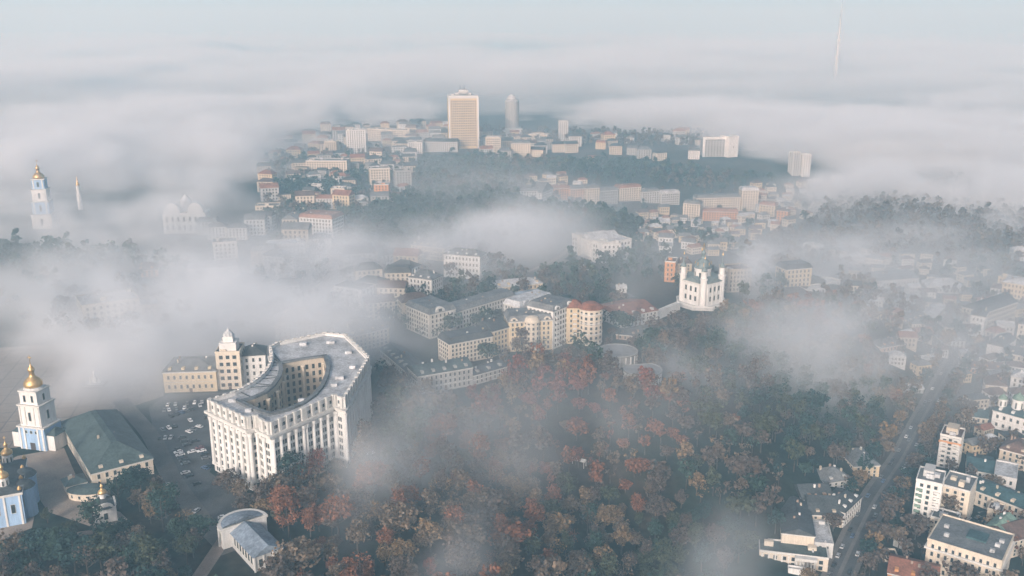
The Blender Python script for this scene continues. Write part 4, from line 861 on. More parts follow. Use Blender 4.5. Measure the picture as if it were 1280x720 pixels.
def paving_material():
    m = bpy.data.materials.new('square_paving'); t, b = nodes(m); N = t.nodes.new; L = t.links.new
    geo = N('ShaderNodeNewGeometry'); mp = N('ShaderNodeMapping'); mp.inputs['Rotation'].default_value = (0, 0, math.radians(-12)); L(geo.outputs['Position'], mp.inputs[0])
    br = N('ShaderNodeTexBrick'); br.offset = 0; br.inputs['Scale'].default_value = 1; br.inputs['Brick Width'].default_value = 11; br.inputs['Row Height'].default_value = 14; br.inputs['Mortar Size'].default_value = .45
    br.inputs['Color1'].default_value = (.21, .18, .155, 1); br.inputs['Color2'].default_value = (.19, .165, .145, 1); br.inputs['Mortar'].default_value = (.11, .10, .095, 1); L(mp.outputs[0], br.inputs[0])
    n = N('ShaderNodeTexNoise'); n.inputs['Scale'].default_value = .2; n.inputs['Detail'].default_value = 5; L(geo.outputs['Position'], n.inputs['Vector'])
    mr = N('ShaderNodeMapRange'); mr.inputs['To Min'].default_value = .7; mr.inputs['To Max'].default_value = 1.25; L(n.outputs[0], mr.inputs['Value'])
    vm = N('ShaderNodeVectorMath'); vm.operation = 'SCALE'; L(br.outputs[0], vm.inputs[0]); L(mr.outputs[0], vm.inputs['Scale']); L(vm.outputs[0], b.inputs['Base Color']); b.inputs['Roughness'].default_value = .85
    return m
PAVE = paving_material(); SAND = pmat('pale_paving', (.30, .25, .21), .9, .25, .1)
ROADS = []     # ground polygons and strips kept clear of trees
def sheet(name, pix, m, lift):
    pts = [U(*p) for p in pix]; ROADS.append(('poly', pts))
    import mathutils
    tri = mathutils.geometry.tessellate_polygon([[Vector((x, y, 0)) for x, y in pts]]); v = [Vector((x, y, H(x, y) + lift)) for x, y in pts]
    MBo = MB(); MBo.add(v, [t if (v[t[1]] - v[t[0]]).cross(v[t[2]] - v[t[0]]).z > 0 else t[::-1] for t in tri]); return struct(MBo.build(name, m))
def strip(name, pix, width, m, lift, kerb=False, pts=None, off=0.0, clear=True):
    w = pts or [P(*p) for p in pix]; w = [Vector((p.x, p.y, 0)) for p in w]; path = []
    for i in range(len(w) - 1):
        n = max(2, int((w[i + 1] - w[i]).length / 4))
        for k in range(n): path.append(w[i].lerp(w[i + 1], k / n))
    path.append(w[-1])
    for _ in range(12): path = [path[0]] + [(path[i - 1] + path[i] * 2 + path[i + 1]) / 4 for i in range(1, len(path) - 1)] + [path[-1]]
    vs = []; q = 4
    for i, p in enumerate(path):
        d = (path[min(i + 1, len(path) - 1)] - path[max(i - 1, 0)]).normalized(); s = Vector((-d.y, d.x, 0))
        for k in range(q + 1):
            v = p + s * (off + width * (k / q - .5)); vs.append((v.x, v.y, H(v.x, v.y) + lift))
    fs = [(i * (q + 1) + k, (i + 1) * (q + 1) + k, (i + 1) * (q + 1) + k + 1, i * (q + 1) + k + 1) for i in range(len(path) - 1) for k in range(q)]
    fs = [f[::-1] for f in fs]
    if clear: ROADS.append(('line', [(p.x, p.y) for p in path], width / 2 + abs(off)))
    struct(MB().add(vs, fs).build(name, m)); return path
sheet('square_paving', [(-60, 560), (20, 560), (70, 540), (205, 495), (200, 440), (160, 425), (-90, 440)], PAVE, .06)
sheet('car_park', [(186, 510), (208, 494), (275, 491), (350, 485), (300, 520), (262, 590), (290, 612), (318, 622), (300, 650), (262, 660), (220, 610), (196, 560)], ASPH, .10)
sheet('monastery_yard', [(-40, 600), (22, 570), (80, 560), (100, 606), (88, 622), (150, 640), (178, 668), (130, 664), (60, 640), (48, 622), (40, 660), (-10, 680), (-60, 680)], SAND, .08)
strip('street', [(150, 500), (190, 545), (215, 600), (255, 655), (290, 690)], 9, ASPH2, .14)
strip('path', [(236, 740), (262, 702), (282, 672)], 6, pmat('gravel_path', (.24, .19, .16), .95, .2, .2), .16)
strip('path', [(-20, 700), (60, 672), (128, 664)], 4, pmat('gravel_path', (.24, .19, .16), .95, .2, .2), .18)
main_path = strip('street', [(1030, 760), (1052, 712), (1095, 622), (1130, 570), (1150, 530), (1162, 508), (1183, 471), (1197, 446), (1212, 428)], 10, ASPH, .25)
strip('pavement', None, 2.4, pmat('concrete_paving', (.15, .145, .14), .9, .2, .2), .37, pts=main_path, off=6.2)
strip('pavement', None, 2.4, pmat('concrete_paving', (.15, .145, .14), .9, .2, .2), .37, pts=main_path, off=-6.2)
strip('median_strip', None, 1.8, pmat('concrete_paving', (.2, .19, .18), .9, .2, .2), .38, pts=main_path, off=0, clear=False)
strip('street', [(1138, 590), (1180, 610), (1200, 640)], 8, ASPH, .22)
strip('street', [(650, 320), (700, 300), (745, 345), (790, 372)], 7, ASPH2, .2)
strip('path', [(660, 340), (700, 322), (716, 305)], 4, pmat('gravel_path', (.24, .19, .16), .95, .2, .2), .22)
strip('path', [(1010, 296), (1030, 286), (1062, 281), (1090, 283)], 5, pmat('gravel_path', (.24, .19, .16), .95, .2, .2), .35)
strip('street', [(905, 320), (945, 300), (985, 286), (1020, 262)], 6, ASPH2, .3)
def on_road(x, y, r=0.):
    for rd in ROADS:
        if rd[0] == 'poly':
            if inside(np.array(x), np.array(y), rd[1]): return True
        else:
            w = rd[2] + r
            for q in rd[1][::3]:
                if (q[0] - x) ** 2 + (q[1] - y) ** 2 < w * w + 30: return True
    return False
# ================================================================== trees
LEAF = dict(rust=(.165, .072, .040), red=(.155, .056, .038), ochre=(.165, .112, .062), tan=(.12, .09, .064), olive=(.052, .060, .036), dark=(.019, .040, .036), green=(.030, .054, .041), brown=(.088, .068, .056))
def leaf_mat(k):
    if 'leaf_' + k in MATS: return MATS['leaf_' + k]
    m = bpy.data.materials.new(k + '_leaves'); t, b = nodes(m); N = t.nodes.new; L = t.links.new
    geo = N('ShaderNodeNewGeometry'); n = N('ShaderNodeTexNoise'); n.inputs['Scale'].default_value = .45; n.inputs['Detail'].default_value = 3; L(geo.outputs['Position'], n.inputs['Vector'])
    ad = N('ShaderNodeMath'); ad.operation = 'ADD'; L(n.outputs[0], ad.inputs[0]); ml = N('ShaderNodeMath'); ml.operation = 'MULTIPLY'; L(geo.outputs['Random Per Island'], ml.inputs[0]); ml.inputs[1].default_value = .6; L(ml.outputs[0], ad.inputs[1])
    mr = N('ShaderNodeMapRange'); mr.inputs['From Min'].default_value = .4; mr.inputs['From Max'].default_value = 1.2; mr.inputs['To Min'].default_value = .55; mr.inputs['To Max'].default_value = 1.6; L(ad.outputs[0], mr.inputs['Value'])
    vm = N('ShaderNodeVectorMath'); vm.operation = 'SCALE'; vm.inputs[0].default_value = LEAF[k]; L(mr.outputs[0], vm.inputs['Scale']); L(vm.outputs[0], b.inputs['Base Color'])
    b.inputs['Roughness'].default_value = .8; b.inputs['Specular IOR Level'].default_value = .15
    MATS['leaf_' + k] = m; return m
NPR = np.random.default_rng(5)
def crown_arrays(seed, n_clump, n_leaf, leaf, tall=1.0, bare=False):
    """unit tree of crown radius about 4.5 m, total height about 13 m; returns leaf quads (n,4,3)"""
    r = np.random.default_rng(seed); R, HC, ZC = 4.5, 4.6 * tall, 8.2 * (.5 + .5 * tall)
    d = r.normal(size=(n_clump, 3)); d /= np.linalg.norm(d, axis=1)[:, None]; rad = r.uniform(.25, 1.0, n_clump) ** .6
    cc = d * rad[:, None] * np.array([R * .78, R * .78, HC * .8]); cc[:, 2] += ZC; cs = r.uniform(1.1, 2.1, n_clump)
    k = np.repeat(np.arange(n_clump), n_leaf); dd = r.normal(size=(len(k), 3)); dd /= np.linalg.norm(dd, axis=1)[:, None]
    c = cc[k] + dd * (cs[k] * r.uniform(.55, 1.05, len(k)))[:, None]
    nrm = dd + r.normal(size=dd.shape) * .55; nrm[:, 2] += .25; nrm /= np.linalg.norm(nrm, axis=1)[:, None]
    u = np.cross(nrm, r.normal(size=dd.shape)); u /= np.linalg.norm(u, axis=1)[:, None]; v = np.cross(nrm, u)
    s = (leaf * r.uniform(.6, 1.3, len(k)))[:, None]
    return np.stack([c - u * s - v * s * .7, c + u * s - v * s * .7, c + u * s * .8 + v * s * .7, c - u * s * .8 + v * s * .7], 1)
def quads_mesh(name, q, mats, mi=None):
    n = len(q); me = bpy.data.meshes.new(name); me.vertices.add(n * 4); me.vertices.foreach_set('co', q.astype(np.float32).ravel())
    me.loops.add(n * 4); me.loops.foreach_set('vertex_index', np.arange(n * 4, dtype=np.int32)); me.polygons.add(n)
    me.polygons.foreach_set('loop_start', np.arange(0, n * 4, 4, dtype=np.int32)); me.polygons.foreach_set('loop_total', np.full(n, 4, np.int32))
    for m in mats: me.materials.append(m)
    if mi is not None: me.polygons.foreach_set('material_index', mi.astype(np.int32))
    me.update(calc_edges=True); return me
def trunk_mesh(seed, tall=1.):
    r = random.Random(seed); b = MB(); top = 8.5 * tall
    b.tube((0, 0, -1.5), (r.uniform(-.3, .3), r.uniform(-.3, .3), top * .55), .34, .22, 7)
    b.tube((0, 0, top * .5), (r.uniform(-.6, .6), r.uniform(-.6, .6), top * 1.25), .22, .06, 5)
    for k in range(6):
        a = 2 * PI * k / 6 + r.uniform(-.4, .4); z = top * r.uniform(.4, .75); l = r.uniform(2.4, 3.9); b.tube((0, 0, z), (l * math.cos(a), l * math.sin(a), z + r.uniform(1.6, 3.6)), .13, .04, 5)
    return b.mesh('trunk', BARK)
KINDS = [('round', 1.0), ('tall', 1.4), ('low', .8), ('sparse', 1.1), ('spreading', .9)]
CR_NEAR = {k: [crown_arrays(10 + i * 3 + j, *{'sparse': (14, 14, .26), 'spreading': (34, 26, .33)}.get(k, (26, 30, .33)), t) for j in range(3)] for i, (k, t) in enumerate(KINDS)}
for q_ in CR_NEAR['spreading']: q_[:, :, :2] *= 1.4
TRUNKS = {k: trunk_mesh(i, t) for i, (k, t) in enumerate(KINDS)}
CRM = {}
def crown_mesh(kind, j, col):
    key = (kind, j, col)
    if key not in CRM: CRM[key] = quads_mesh('crown', CR_NEAR[kind][j], [leaf_mat(col)])
    return CRM[key]
# woods: outlines in the photograph, the mix of leaf colours, spacing
AUT = ['rust'] * 5 + ['red'] * 2 + ['ochre'] * 2 + ['tan'] * 3 + ['olive'] * 3 + ['dark'] * 5 + ['green'] * 3 + ['brown'] * 4
DARKW = ['dark'] * 9 + ['green'] * 4 + ['brown'] * 4 + ['olive'] * 2 + ['tan']
BARE = ['brown'] * 6 + ['tan'] * 5 + ['dark'] * 2 + ['olive'] * 2 + ['rust']
WOODS = [
 ('in the park wood', [(330, 760), (345, 690), (322, 640), (352, 610), (400, 590), (440, 575), (470, 545), (478, 500), (525, 500), (600, 490), (640, 470), (700, 448), (745, 458), (770, 476), (835, 488), (850, 440), (905, 392), (960, 376), (1050, 372), (1090, 400), (1100, 470), (1135, 500), (1110, 545), (1062, 575), (1020, 600), (990, 640), (955, 672), (925, 760)], AUT, 9.0, .93),
 ('in the dark wood', [(430, 280), (480, 250), (520, 240), (520, 200), (600, 195), (680, 200), (860, 208), (990, 225), (930, 240), (850, 232), (760, 230), (700, 220), (645, 232), (650, 248), (700, 262), (800, 268), (800, 300), (830, 318), (840, 345), (780, 350), (755, 372), (710, 345), (716, 300), (650, 300), (600, 312), (520, 305), (440, 300)], DARKW, 10.5, .9),
 ('on the wooded hill', [(930, 312), (1000, 285), (1050, 245), (1120, 225), (1300, 215), (1300, 325), (1240, 330), (1180, 335), (1080, 325), (1010, 335), (950, 345)], ['brown'] * 6 + ['tan'] * 5 + ['olive'], 10.5, .92),
 ('in the lower town', [(1050, 330), (1290, 325), (1290, 760), (1060, 760), (1090, 650), (1120, 560), (1100, 440), (1050, 372)], BARE + ['ochre'] * 2 + ['dark'] * 3, 9.5, .55),
 ('by the monastery garden', [(-60, 740), (-60, 690), (40, 668), (50, 640), (140, 668), (150, 600), (190, 600), (200, 575), (222, 612), (255, 655), (240, 700), (290, 760), (-60, 760)], AUT + ['dark'] * 6 + ['green'] * 2, 8.5, .85),
 ('beside the curved block', [(262, 600), (300, 622), (325, 622), (352, 606), (372, 590), (368, 640), (326, 640), (280, 640)], ['brown', 'tan', 'ochre', 'dark', 'brown'], 8.5, .75),
 ('behind the curved block', [(462, 540), (480, 440), (560, 470), (520, 520)], ['dark', 'green', 'tan', 'brown'], 9.5, .8),
 ('in the central quarter', [(480, 400), (560, 360), (700, 340), (770, 370), (830, 400), (840, 440), (760, 470), (640, 465), (560, 440)], ['brown', 'dark', 'tan', 'dark', 'green'], 10, .7),
 ('by the left squares', [(-40, 555), (20, 545), (30, 440), (200, 420), (330, 430), (330, 350), (-40, 350)], ['brown', 'dark', 'grey' if False else 'tan'], 13, .4),
 ('on the left slope', [(330, 190), (520, 190), (520, 260), (440, 280), (380, 300), (330, 280)], DARKW, 10, .7),
 ('on the church slope', [(745, 455), (790, 428), (850, 402), (905, 398), (850, 445), (835, 490), (770, 478)], BARE, 8.5, .75),
 ('behind the domed church', [(830, 352), (930, 335), (985, 352), (960, 378), (905, 385), (850, 372)], DARKW, 10, .5),
 ('in the dark gap of the fog', [(-60, 345), (-60, 305), (160, 310), (260, 338), (200, 356), (60, 356)], DARKW, 10, .75),
 ('in the misty middle ground', [(300, 400), (330, 300), (440, 290), (560, 310), (720, 350), (700, 370), (560, 362), (500, 420)], DARKW, 12, .5),
 ('round the valley rows', [(640, 225), (1060, 225), (1060, 250), (940, 325), (780, 320)], DARKW, 12, .3),
 ('beyond the ridge', [(560, 190), (900, 200), (1000, 200), (1000, 170), (560, 160)], BARE, 13, .6),
]
trees = []
for place, poly, mix, sp, prob in WOODS:
    wp = [U(x, y, -25) for x, y in poly]; x0, x1 = min(p[0] for p in wp) - 60, max(p[0] for p in wp) + 60; y0, y1 = min(p[1] for p in wp) - 60, max(p[1] for p in wp) + 120
    gxs, gys = np.meshgrid(np.arange(x0, x1, sp), np.arange(y0, y1, sp), indexing='ij'); gxs = gxs.ravel(); gys = gys.ravel(); n = len(gxs)
    gxs = gxs + NPR.uniform(-.42, .42, n) * sp; gys = gys + NPR.uniform(-.42, .42, n) * sp
    hz = hfun(gxs, gys); wv = hz + 4 - CAMZ; zc = gys * CT - wv * ST; yc = gys * ST + wv * CT; px = 640 + F * gxs / zc; py = 360 - F * yc / zc
    ok = inside(px, py, poly) & (NPR.random(n) < prob) & (px > -40) & (px < 1320) & (py < 760) & (zc > 0)
    # patches of colour: a slow noise picks the place in the mix
    ph = (np.sin(gxs * .021 + 1.3) + np.sin(gys * .027 + gxs * .011) + np.sin(gys * .013 - gxs * .019 + 2.)) / 3
    for i in np.nonzero(ok)[0]:
        x, y = float(gxs[i]), float(gys[i])
        if on_road(x, y, 1.2) or not clear_of(x, y, 2.2 if y < 800 else 6): continue
        u = (ph[i] * .5 + .5) * .75 + NPR.random() * .55 - .15; srt = sorted(mix, key=lambda c: ['dark', 'green', 'olive', 'brown', 'tan', 'ochre', 'rust', 'red', 'grey'].index(c))
        col = srt[int(min(max(u, 0), .999) * len(srt))]
        trees.append((math.sqrt(x * x + y * y + (CAMZ - hz[i]) ** 2), x, y, H(x, y), col, place))
for i in range(2, len(main_path) - 2, 2):
    p, q = main_path[i], main_path[i + 1]; dd = (q - p).normalized(); sv = Vector((-dd.y, dd.x, 0))
    for off in (-10.5, 10.5):
        v = p + sv * (off + float(NPR.uniform(-1, 1)))
        if NPR.random() < .92 and clear_of(v.x, v.y, 1.5): trees.append((math.sqrt(v.x ** 2 + v.y ** 2 + (CAMZ - H(v.x, v.y)) ** 2), v.x, v.y, H(v.x, v.y), ['brown', 'tan', 'dark', 'brown', 'ochre'][int(NPR.integers(5))], 'lining the lower town street'))
for px, py, c in ((338, 634, 'tan'), (346, 628, 'ochre'), (356, 624, 'brown'), (366, 618, 'dark'), (376, 612, 'rust'), (388, 606, 'rust'), (398, 600, 'red'), (410, 596, 'dark'), (330, 640, 'brown'), (350, 640, 'dark'), (420, 592, 'tan'), (300, 628, 'tan'), (286, 618, 'brown')):
    x, y = U(px, py); trees.append((math.sqrt(x * x + y * y + CAMZ ** 2), x, y, H(x, y), c, 'at the foot of the curved block'))
trees.sort(key=lambda t: t[0])
VIS = [t for t in trees if -8 < proj(t[1], t[2], t[3] + 6)[0] < 1288 and proj(t[1], t[2], t[3] + 6)[1] < 728]
NEARN = 300
near = VIS[:NEARN]; nearset = set(id(t) for t in near)
CN = dict(rust='rust brown', red='dull red', ochre='ochre yellow', tan='pale tan', olive='olive green', dark='dark blue green', green='deep green', brown='bare brown')
rg = random.Random(11)
for t in near:
    _, x, y, z, col, place = t; kind = rg.choice(('round', 'round', 'tall', 'low', 'spreading', 'spreading', 'sparse')); j = rg.randrange(3); s = rg.choice((.7, .9, 1., 1.1, 1.25, 1.4)) * rg.uniform(.9, 1.1)
    kn = {'round': 'round crowned', 'tall': 'tall crowned', 'low': 'low crowned', 'sparse': 'half bare', 'spreading': 'broad spreading'}[kind]
    o = thing('tree', f'{CN[col]} {kn} autumn tree {place}', 'tree', (x, y, z), rg.uniform(0, 6.28), f'{CN[col]} {kn} trees {place}'); o.scale = (s * rg.uniform(.95, 1.15), s * rg.uniform(.95, 1.15), s)
    link('trunk', TRUNKS[kind], o); link('crown', crown_mesh(kind, j, col), o)
# everything further off reads as one mass
rest = [t for t in trees if id(t) not in nearset]
LN = list(LEAF); MID = [crown_arrays(70 + i, nc, nl, lf, tl) for i, (tl, nc, nl, lf) in enumerate(((1, 16, 14, .55), (1.35, 14, 12, .55), (.8, 20, 14, .55), (1.1, 10, 8, .4)))]
MID[2][:, :, :2] *= 1.35; FAR = [crown_arrays(90 + i, 9, 7, 1.05, tl) for i, tl in enumerate((1, 1.3, .8, 1.1))]
qs, mis = [], []
for t in rest:
    d, x, y, z, col, place = t; src = (MID if d < 750 else FAR)[NPR.integers(4)]; a = NPR.uniform(0, 6.28); s = NPR.choice((.7, .9, 1., 1.1, 1.25, 1.4)) * NPR.uniform(.9, 1.1); ca, sa = math.cos(a), math.sin(a)
    M = np.array([[ca, sa, 0], [-sa, ca, 0], [0, 0, 1]]) * s; qs.append(src @ M + np.array([x, y, z])); mis.append(np.full(len(src), LN.index(col)))
    tr = np.array([[[x - .3, y, z], [x + .3, y, z], [x + .2, y, z + 5 * s], [x - .2, y, z + 5 * s]], [[x, y - .3, z], [x, y + .3, z], [x, y + .2, z + 5 * s], [x, y - .2, z + 5 * s]]]); qs.append(tr); mis.append(np.full(2, len(LN)))
wm_ = quads_mesh('woods', np.concatenate(qs), [leaf_mat(k) for k in LN] + [BARK], np.concatenate(mis)); struct(link('woods', wm_), 'stuff')
print('TREES', len(trees), 'near', len(near), 'rest', len(rest), 'farthest near', near[-1][0])
# ================================================================== cars
def car_meshes():
    b = MB(); pr = [(-2.2, .35), (-2.2, .85), (-2.05, .98), (-1.3, 1.02), (-.95, 1.05), (1.3, 1.02), (2.05, .9), (2.2, .7), (2.2, .35)]; n = len(pr)
    vs = [(x, s * (.86 if z > .9 else .9), z) for s in (-1, 1) for x, z in pr]
    b.add(vs, [tuple(range(n)), tuple(range(2 * n - 1, n - 1, -1))] + [((i + 1) % n, i, n + i, n + (i + 1) % n) for i in range(n)])
    b.add([(-1.35, -.62, 1.46), (.35, -.62, 1.46), (.35, .62, 1.46), (-1.35, .62, 1.46), (-1.4, -.64, 1.4), (.45, -.64, 1.4), (.45, .64, 1.4), (-1.4, .64, 1.4)], [(0, 1, 2, 3), (4, 5, 1, 0), (5, 6, 2, 1), (6, 7, 3, 2), (7, 4, 0, 3)])
    g = MB(); g.add([(-1.85, -.8, 1.03), (1.1, -.8, 1.03), (1.1, .8, 1.03), (-1.85, .8, 1.03), (-1.38, -.63, 1.41), (.42, -.63, 1.41), (.42, .63, 1.41), (-1.38, .63, 1.41)], [(0, 1, 5, 4), (1, 2, 6, 5), (2, 3, 7, 6), (3, 0, 4, 7), (4, 5, 6, 7)])
    w = MB(); vs = [(.33 * math.cos(2 * PI * k / 12), s, .33 * math.sin(2 * PI * k / 12)) for s in (-.11, .11) for k in range(12)]
    w.add(vs, [tuple(range(12)), tuple(range(23, 11, -1))] + [((k + 1) % 12, k, 12 + k, 12 + (k + 1) % 12) for k in range(12)])
    return b, g.mesh('windows', GLASS), w.mesh('wheel', pmat('rubber', (.02, .02, .02), .9, .1))
cb, cg, cwh = car_meshes()
PAINT = dict(white=(.7, .7, .7), silver=(.42, .43, .44), black=(.02, .02, .023), grey=(.14, .145, .15), blue=(.06, .10, .18), red=(.16, .035, .03))
CB = {k: cb.mesh('body', pmat(k + '_car_paint', v, .3, .05, spec=.6)) for k, v in PAINT.items()}
CARS = []
def car(x, y, rz, col, place, lift):
    for a, b_ in CARS:
        if (a - x) ** 2 + (b_ - y) ** 2 < 5.5: return
    CARS.append((x, y))
    o = thing('car', f'{col} car {place}', 'car', (x, y, H(x, y) + lift), rz, f'{col} cars {place}')
    link('body', CB[col], o); link('glasshouse', cg, o)
    for sx in (-1.35, 1.4):
        for sy in (-.82, .82): link('wheel', cwh, o, (sx, sy, .33))
rg = random.Random(21); cols = ['white'] * 6 + ['silver'] * 4 + ['black'] * 5 + ['grey'] * 4 + ['blue'] * 2 + ['black'] * 6 + ['grey'] * 5 + ['red']
rows = [((200, 549), (214, 548), 5), ((236, 541), (252, 533), 6), ((214, 521), (240, 512), 9), ((210, 507), (262, 503), 12), ((219, 560), (232, 580), 7), ((257, 586), (272, 579), 4), ((222, 530), (258, 522), 8), ((270, 512), (292, 506), 5), ((204, 538), (222, 533), 6), ((244, 552), (258, 574), 6), ((206, 514), (250, 508), 10), ((228, 548), (240, 566), 5), ((232, 592), (246, 606), 4)]
for a, b_, n in rows:
    pa, pb = U(*a), U(*b_); ang = math.atan2(pb[1] - pa[1], pb[0] - pa[0])
    for k in range(n):
        if rg.random() < .12: continue
        t = (k + rg.uniform(-.12, .12)) / max(n - 1, 1); car(pa[0] + (pb[0] - pa[0]) * t, pa[1] + (pb[1] - pa[1]) * t, ang + PI / 2 + rg.uniform(-.12, .12) + (PI if rg.random() < .5 else 0), rg.choice(cols), 'parked on the square by the curved block', .12)
for i in range(4, len(main_path) - 3, 2):
    for off in (-3.9, 3.9):
        if rg.random() < .62: continue
        p, q = main_path[i], main_path[i + 1]; d = (q - p).normalized(); s = Vector((-d.y, d.x, 0)); v = p + s * off; car(v.x, v.y, math.atan2(d.y, d.x) + rg.uniform(-.05, .05), rg.choice(cols), 'parked along the lower town street', .28)
for i in range(6, len(main_path) - 3, 9):
    p, q = main_path[i], main_path[i + 1]; d = (q - p).normalized(); s = Vector((-d.y, d.x, 0)); v = p + s * rg.choice((-1.6, 1.6)); car(v.x, v.y, math.atan2(d.y, d.x), rg.choice(cols), 'driving on the lower town street', .28)
for px, py, a, c in ((279, 648, .3, 'white'), (245, 651, 1.2, 'blue'), (246, 640, 1.3, 'silver'), (206, 618, 1.1, 'white'), (208, 608, 1.1, 'silver'), (463, 568, .5, 'white')):
    x, y = U(px, py); car(x, y, a, c, 'beside the street between the monastery and the curved block', .18)
for px, py, a, c in ((1180, 610, .6, 'white'), (1187, 617, .6, 'black'), (1194, 624, .6, 'silver'), (1172, 606, .6, 'grey'), (1165, 590, .8, 'white'), (1210, 650, .6, 'white'), (1222, 648, .6, 'grey')):
    p = P(px, py); car(p.x, p.y, a, c, 'in the yard behind the tall white apartment block', .25)
p = P(724, 581); rv = thing('pavilion', 'small white roofed shelter beside a path in the middle of the wood', 'shelter', p, -.5)
MB().add([(-4, -2, 3), (4, -2, 3), (4, 2, 3), (-4, 2, 3), (-4, 0, 4.2), (4, 0, 4.2)], [(3, 2, 1, 0), (0, 1, 5, 4), (2, 3, 4, 5), (1, 2, 5), (3, 0, 4)]).build('roof', RF('white'), rv)
for x in (-3.4, 3.4):
    for y in (-1.5, 1.5): MB().box(x - .12, x + .12, y - .12, y + .12, -1, 3).build('post', W('white'), rv)
# ------------------------------------------------------------------ air and light settings
HAZE_COL = (.48, .80, 1.0); HAZE_DENS = .00035
FOG_COL = (.93, .958, .99); FOG_DENS = .025; FOG_THIN = .0012; FOG_TOP = 34; FOG_SEA = 1.25
FOG_EDGE = [235, 215, 190, 158, 130, 142, 165, 185, 208, 220]
SEA_TOP = 84; SEA_WAVE = 140; SEA_DENS = .02
SUN_AZ = 202; SUN_EL = 21; SUN_STR = 1.75; SKY_STR = .15; SKY_AIR = .35; SKY_DUST = 7.0; SKY_OZ = 1.6; EXPOSURE = .4; FOG_VEIL = .0028
BANKS = [  # x, y, half width, half height, rotation, amount
 (190, 294, 130, 22, 3, 1.05), (385, 268, 60, 22, 0, -.8), (60, 272, 130, 18, 0, .9), (270, 236, 90, 20, 0, .7), (232, 284, 60, 18, 0, .75), (70, 250, 70, 14, 0, .4), (420, 326, 80, 12, 6, .6), (90, 338, 130, 11, 3, -.9), (215, 342, 50, 10, -20, -.7), (330, 262, 60, 10, 0, -.3),
 (340, 388, 180, 26, 8, 1.2), (460, 388, 50, 22, 14, .9), (250, 418, 170, 24, 0, .9), (60, 392, 100, 22, 0, .62), (100, 440, 90, 18, 0, .65), (20, 445, 60, 16, 0, -.2), (170, 460, 120, 14, -4, .6), (400, 345, 60, 14, 0, .35), (430, 425, 60, 12, 10, .4), (520, 400, 40, 30, 0, -.3),
 (650, 288, 80, 17, 6, .9), (590, 296, 50, 12, -20, .4), (735, 298, 50, 12, 10, .35), (500, 318, 60, 12, 0, .55), (620, 338, 60, 12, 0, .25), (490, 255, 80, 25, 0, -.5), (620, 225, 120, 16, 0, -.3),
 (1150, 186, 120, 24, -5, 1.15), (1240, 226, 80, 28, 0, 1.0), (1070, 238, 70, 14, 0, .65), (1150, 244, 110, 16, 0, .8), (1240, 262, 70, 14, 0, .6), (970, 160, 120, 24, 0, .6), (900, 200, 100, 10, 0, .4), (1120, 170, 40, 16, 0, .5), (860, 252, 150, 24, 5, -.6),
 (900, 425, 140, 34, 6, .5), (1020, 452, 80, 26, 0, .78), (830, 396, 60, 12, 0, .4), (945, 345, 24, 22, 25, .5), (950, 496, 60, 18, 0, .3), (760, 405, 50, 8, 0, .3),
 (450, 606, 80, 34, -50, .4), (520, 570, 60, 22, -40, .2), (390, 700, 100, 36, 0, -.6), (600, 530, 30, 40, 10, .08), (655, 596, 60, 22, 20, .14), (700, 520, 80, 12, -8, .22), (900, 785, 70, 34, -20, .62), (560, 690, 80, 20, -20, .36), (760, 545, 50, 16, 0, .22), (560, 630, 30, 20, 0, -.2),
 (120, 215, 220, 18, 0, .6), (260, 190, 140, 22, 0, .65), (30, 190, 100, 16, 0, .5), (100, 545, 60, 16, 0, .4), (220, 485, 60, 10, 0, .35)]
VEILS = [(800, 370, 500, 100, 0, .45), (1160, 246, 240, 50, 0, 6.0), (1180, 330, 140, 30, 0, .8), (100, 300, 200, 50, 0, 1.6), (200, 330, 330, 100, 0, 1.2), (600, 320, 260, 70, 0, 1.3), (640, 190, 500, 45, 0, .9), (920, 425, 190, 55, 0, 2.2), (60, 470, 170, 40, 0, 1.1), (1040, 300, 160, 40, 0, .9), (640, 550, 220, 70, -10, .5), (1200, 400, 130, 80, 0, .5), (600, 420, 160, 40, 0, 1.0), (900, 340, 260, 60, 0, .7), (1190, 430, 150, 90, 0, .8), (640, 540, 300, 50, 0, .3)]
CLEARS = [(870, 268, 200, 44, .92), (740, 310, 60, 22, .7), (872, 362, 46, 40, .85), (460, 230, 70, 30, .5), (580, 160, 40, 30, .7), (400, 205, 90, 40, .5), (500, 262, 60, 20, .6), (610, 410, 110, 30, .5), (300, 560, 60, 60, .5), (462, 500, 36, 70, .8), (1235, 560, 90, 90, .4)]
# ================================================================== air: even haze and the drifting fog
def volume_material(name, col, dens, grid, aniso=0.):
    m = bpy.data.materials.new(name); m.use_nodes = True; t = m.node_tree; t.nodes.clear()
    o = t.nodes.new('ShaderNodeOutputMaterial'); p = t.nodes.new('ShaderNodeVolumePrincipled')
    p.inputs['Color'].default_value = (*col, 1); p.inputs['Density'].default_value = dens; p.inputs['Anisotropy'].default_value = aniso
    p.inputs['Absorption Color'].default_value = (0, 0, 0, 1) if grid else (.7, .7, .7, 1)
    p.inputs['Density Attribute'].default_value = 'density' if grid else ''
    t.links.new(p.outputs[0], o.inputs['Volume']); return m
hz = MB(); hz.box(-14000, 14000, -60, 22000, -60, 560); struct(hz.build('haze', volume_material('haze_air', HAZE_COL, HAZE_DENS, False)), 'stuff')
rngf = np.random.default_rng(3)
def vnoise(shape, cells):
    out = rngf.random([c + 3 for c in cells])
    for ax, (n, c) in enumerate(zip(shape, cells)):
        t = np.linspace(0, c, n, endpoint=False); i = t.astype(int); f = t - i; f = f * f * (3 - 2 * f); sh = [1] * 3; sh[ax] = n; f = f.reshape(sh)
        out = np.take(out, i, ax) * (1 - f) + np.take(out, i + 1, ax) * f
    return out
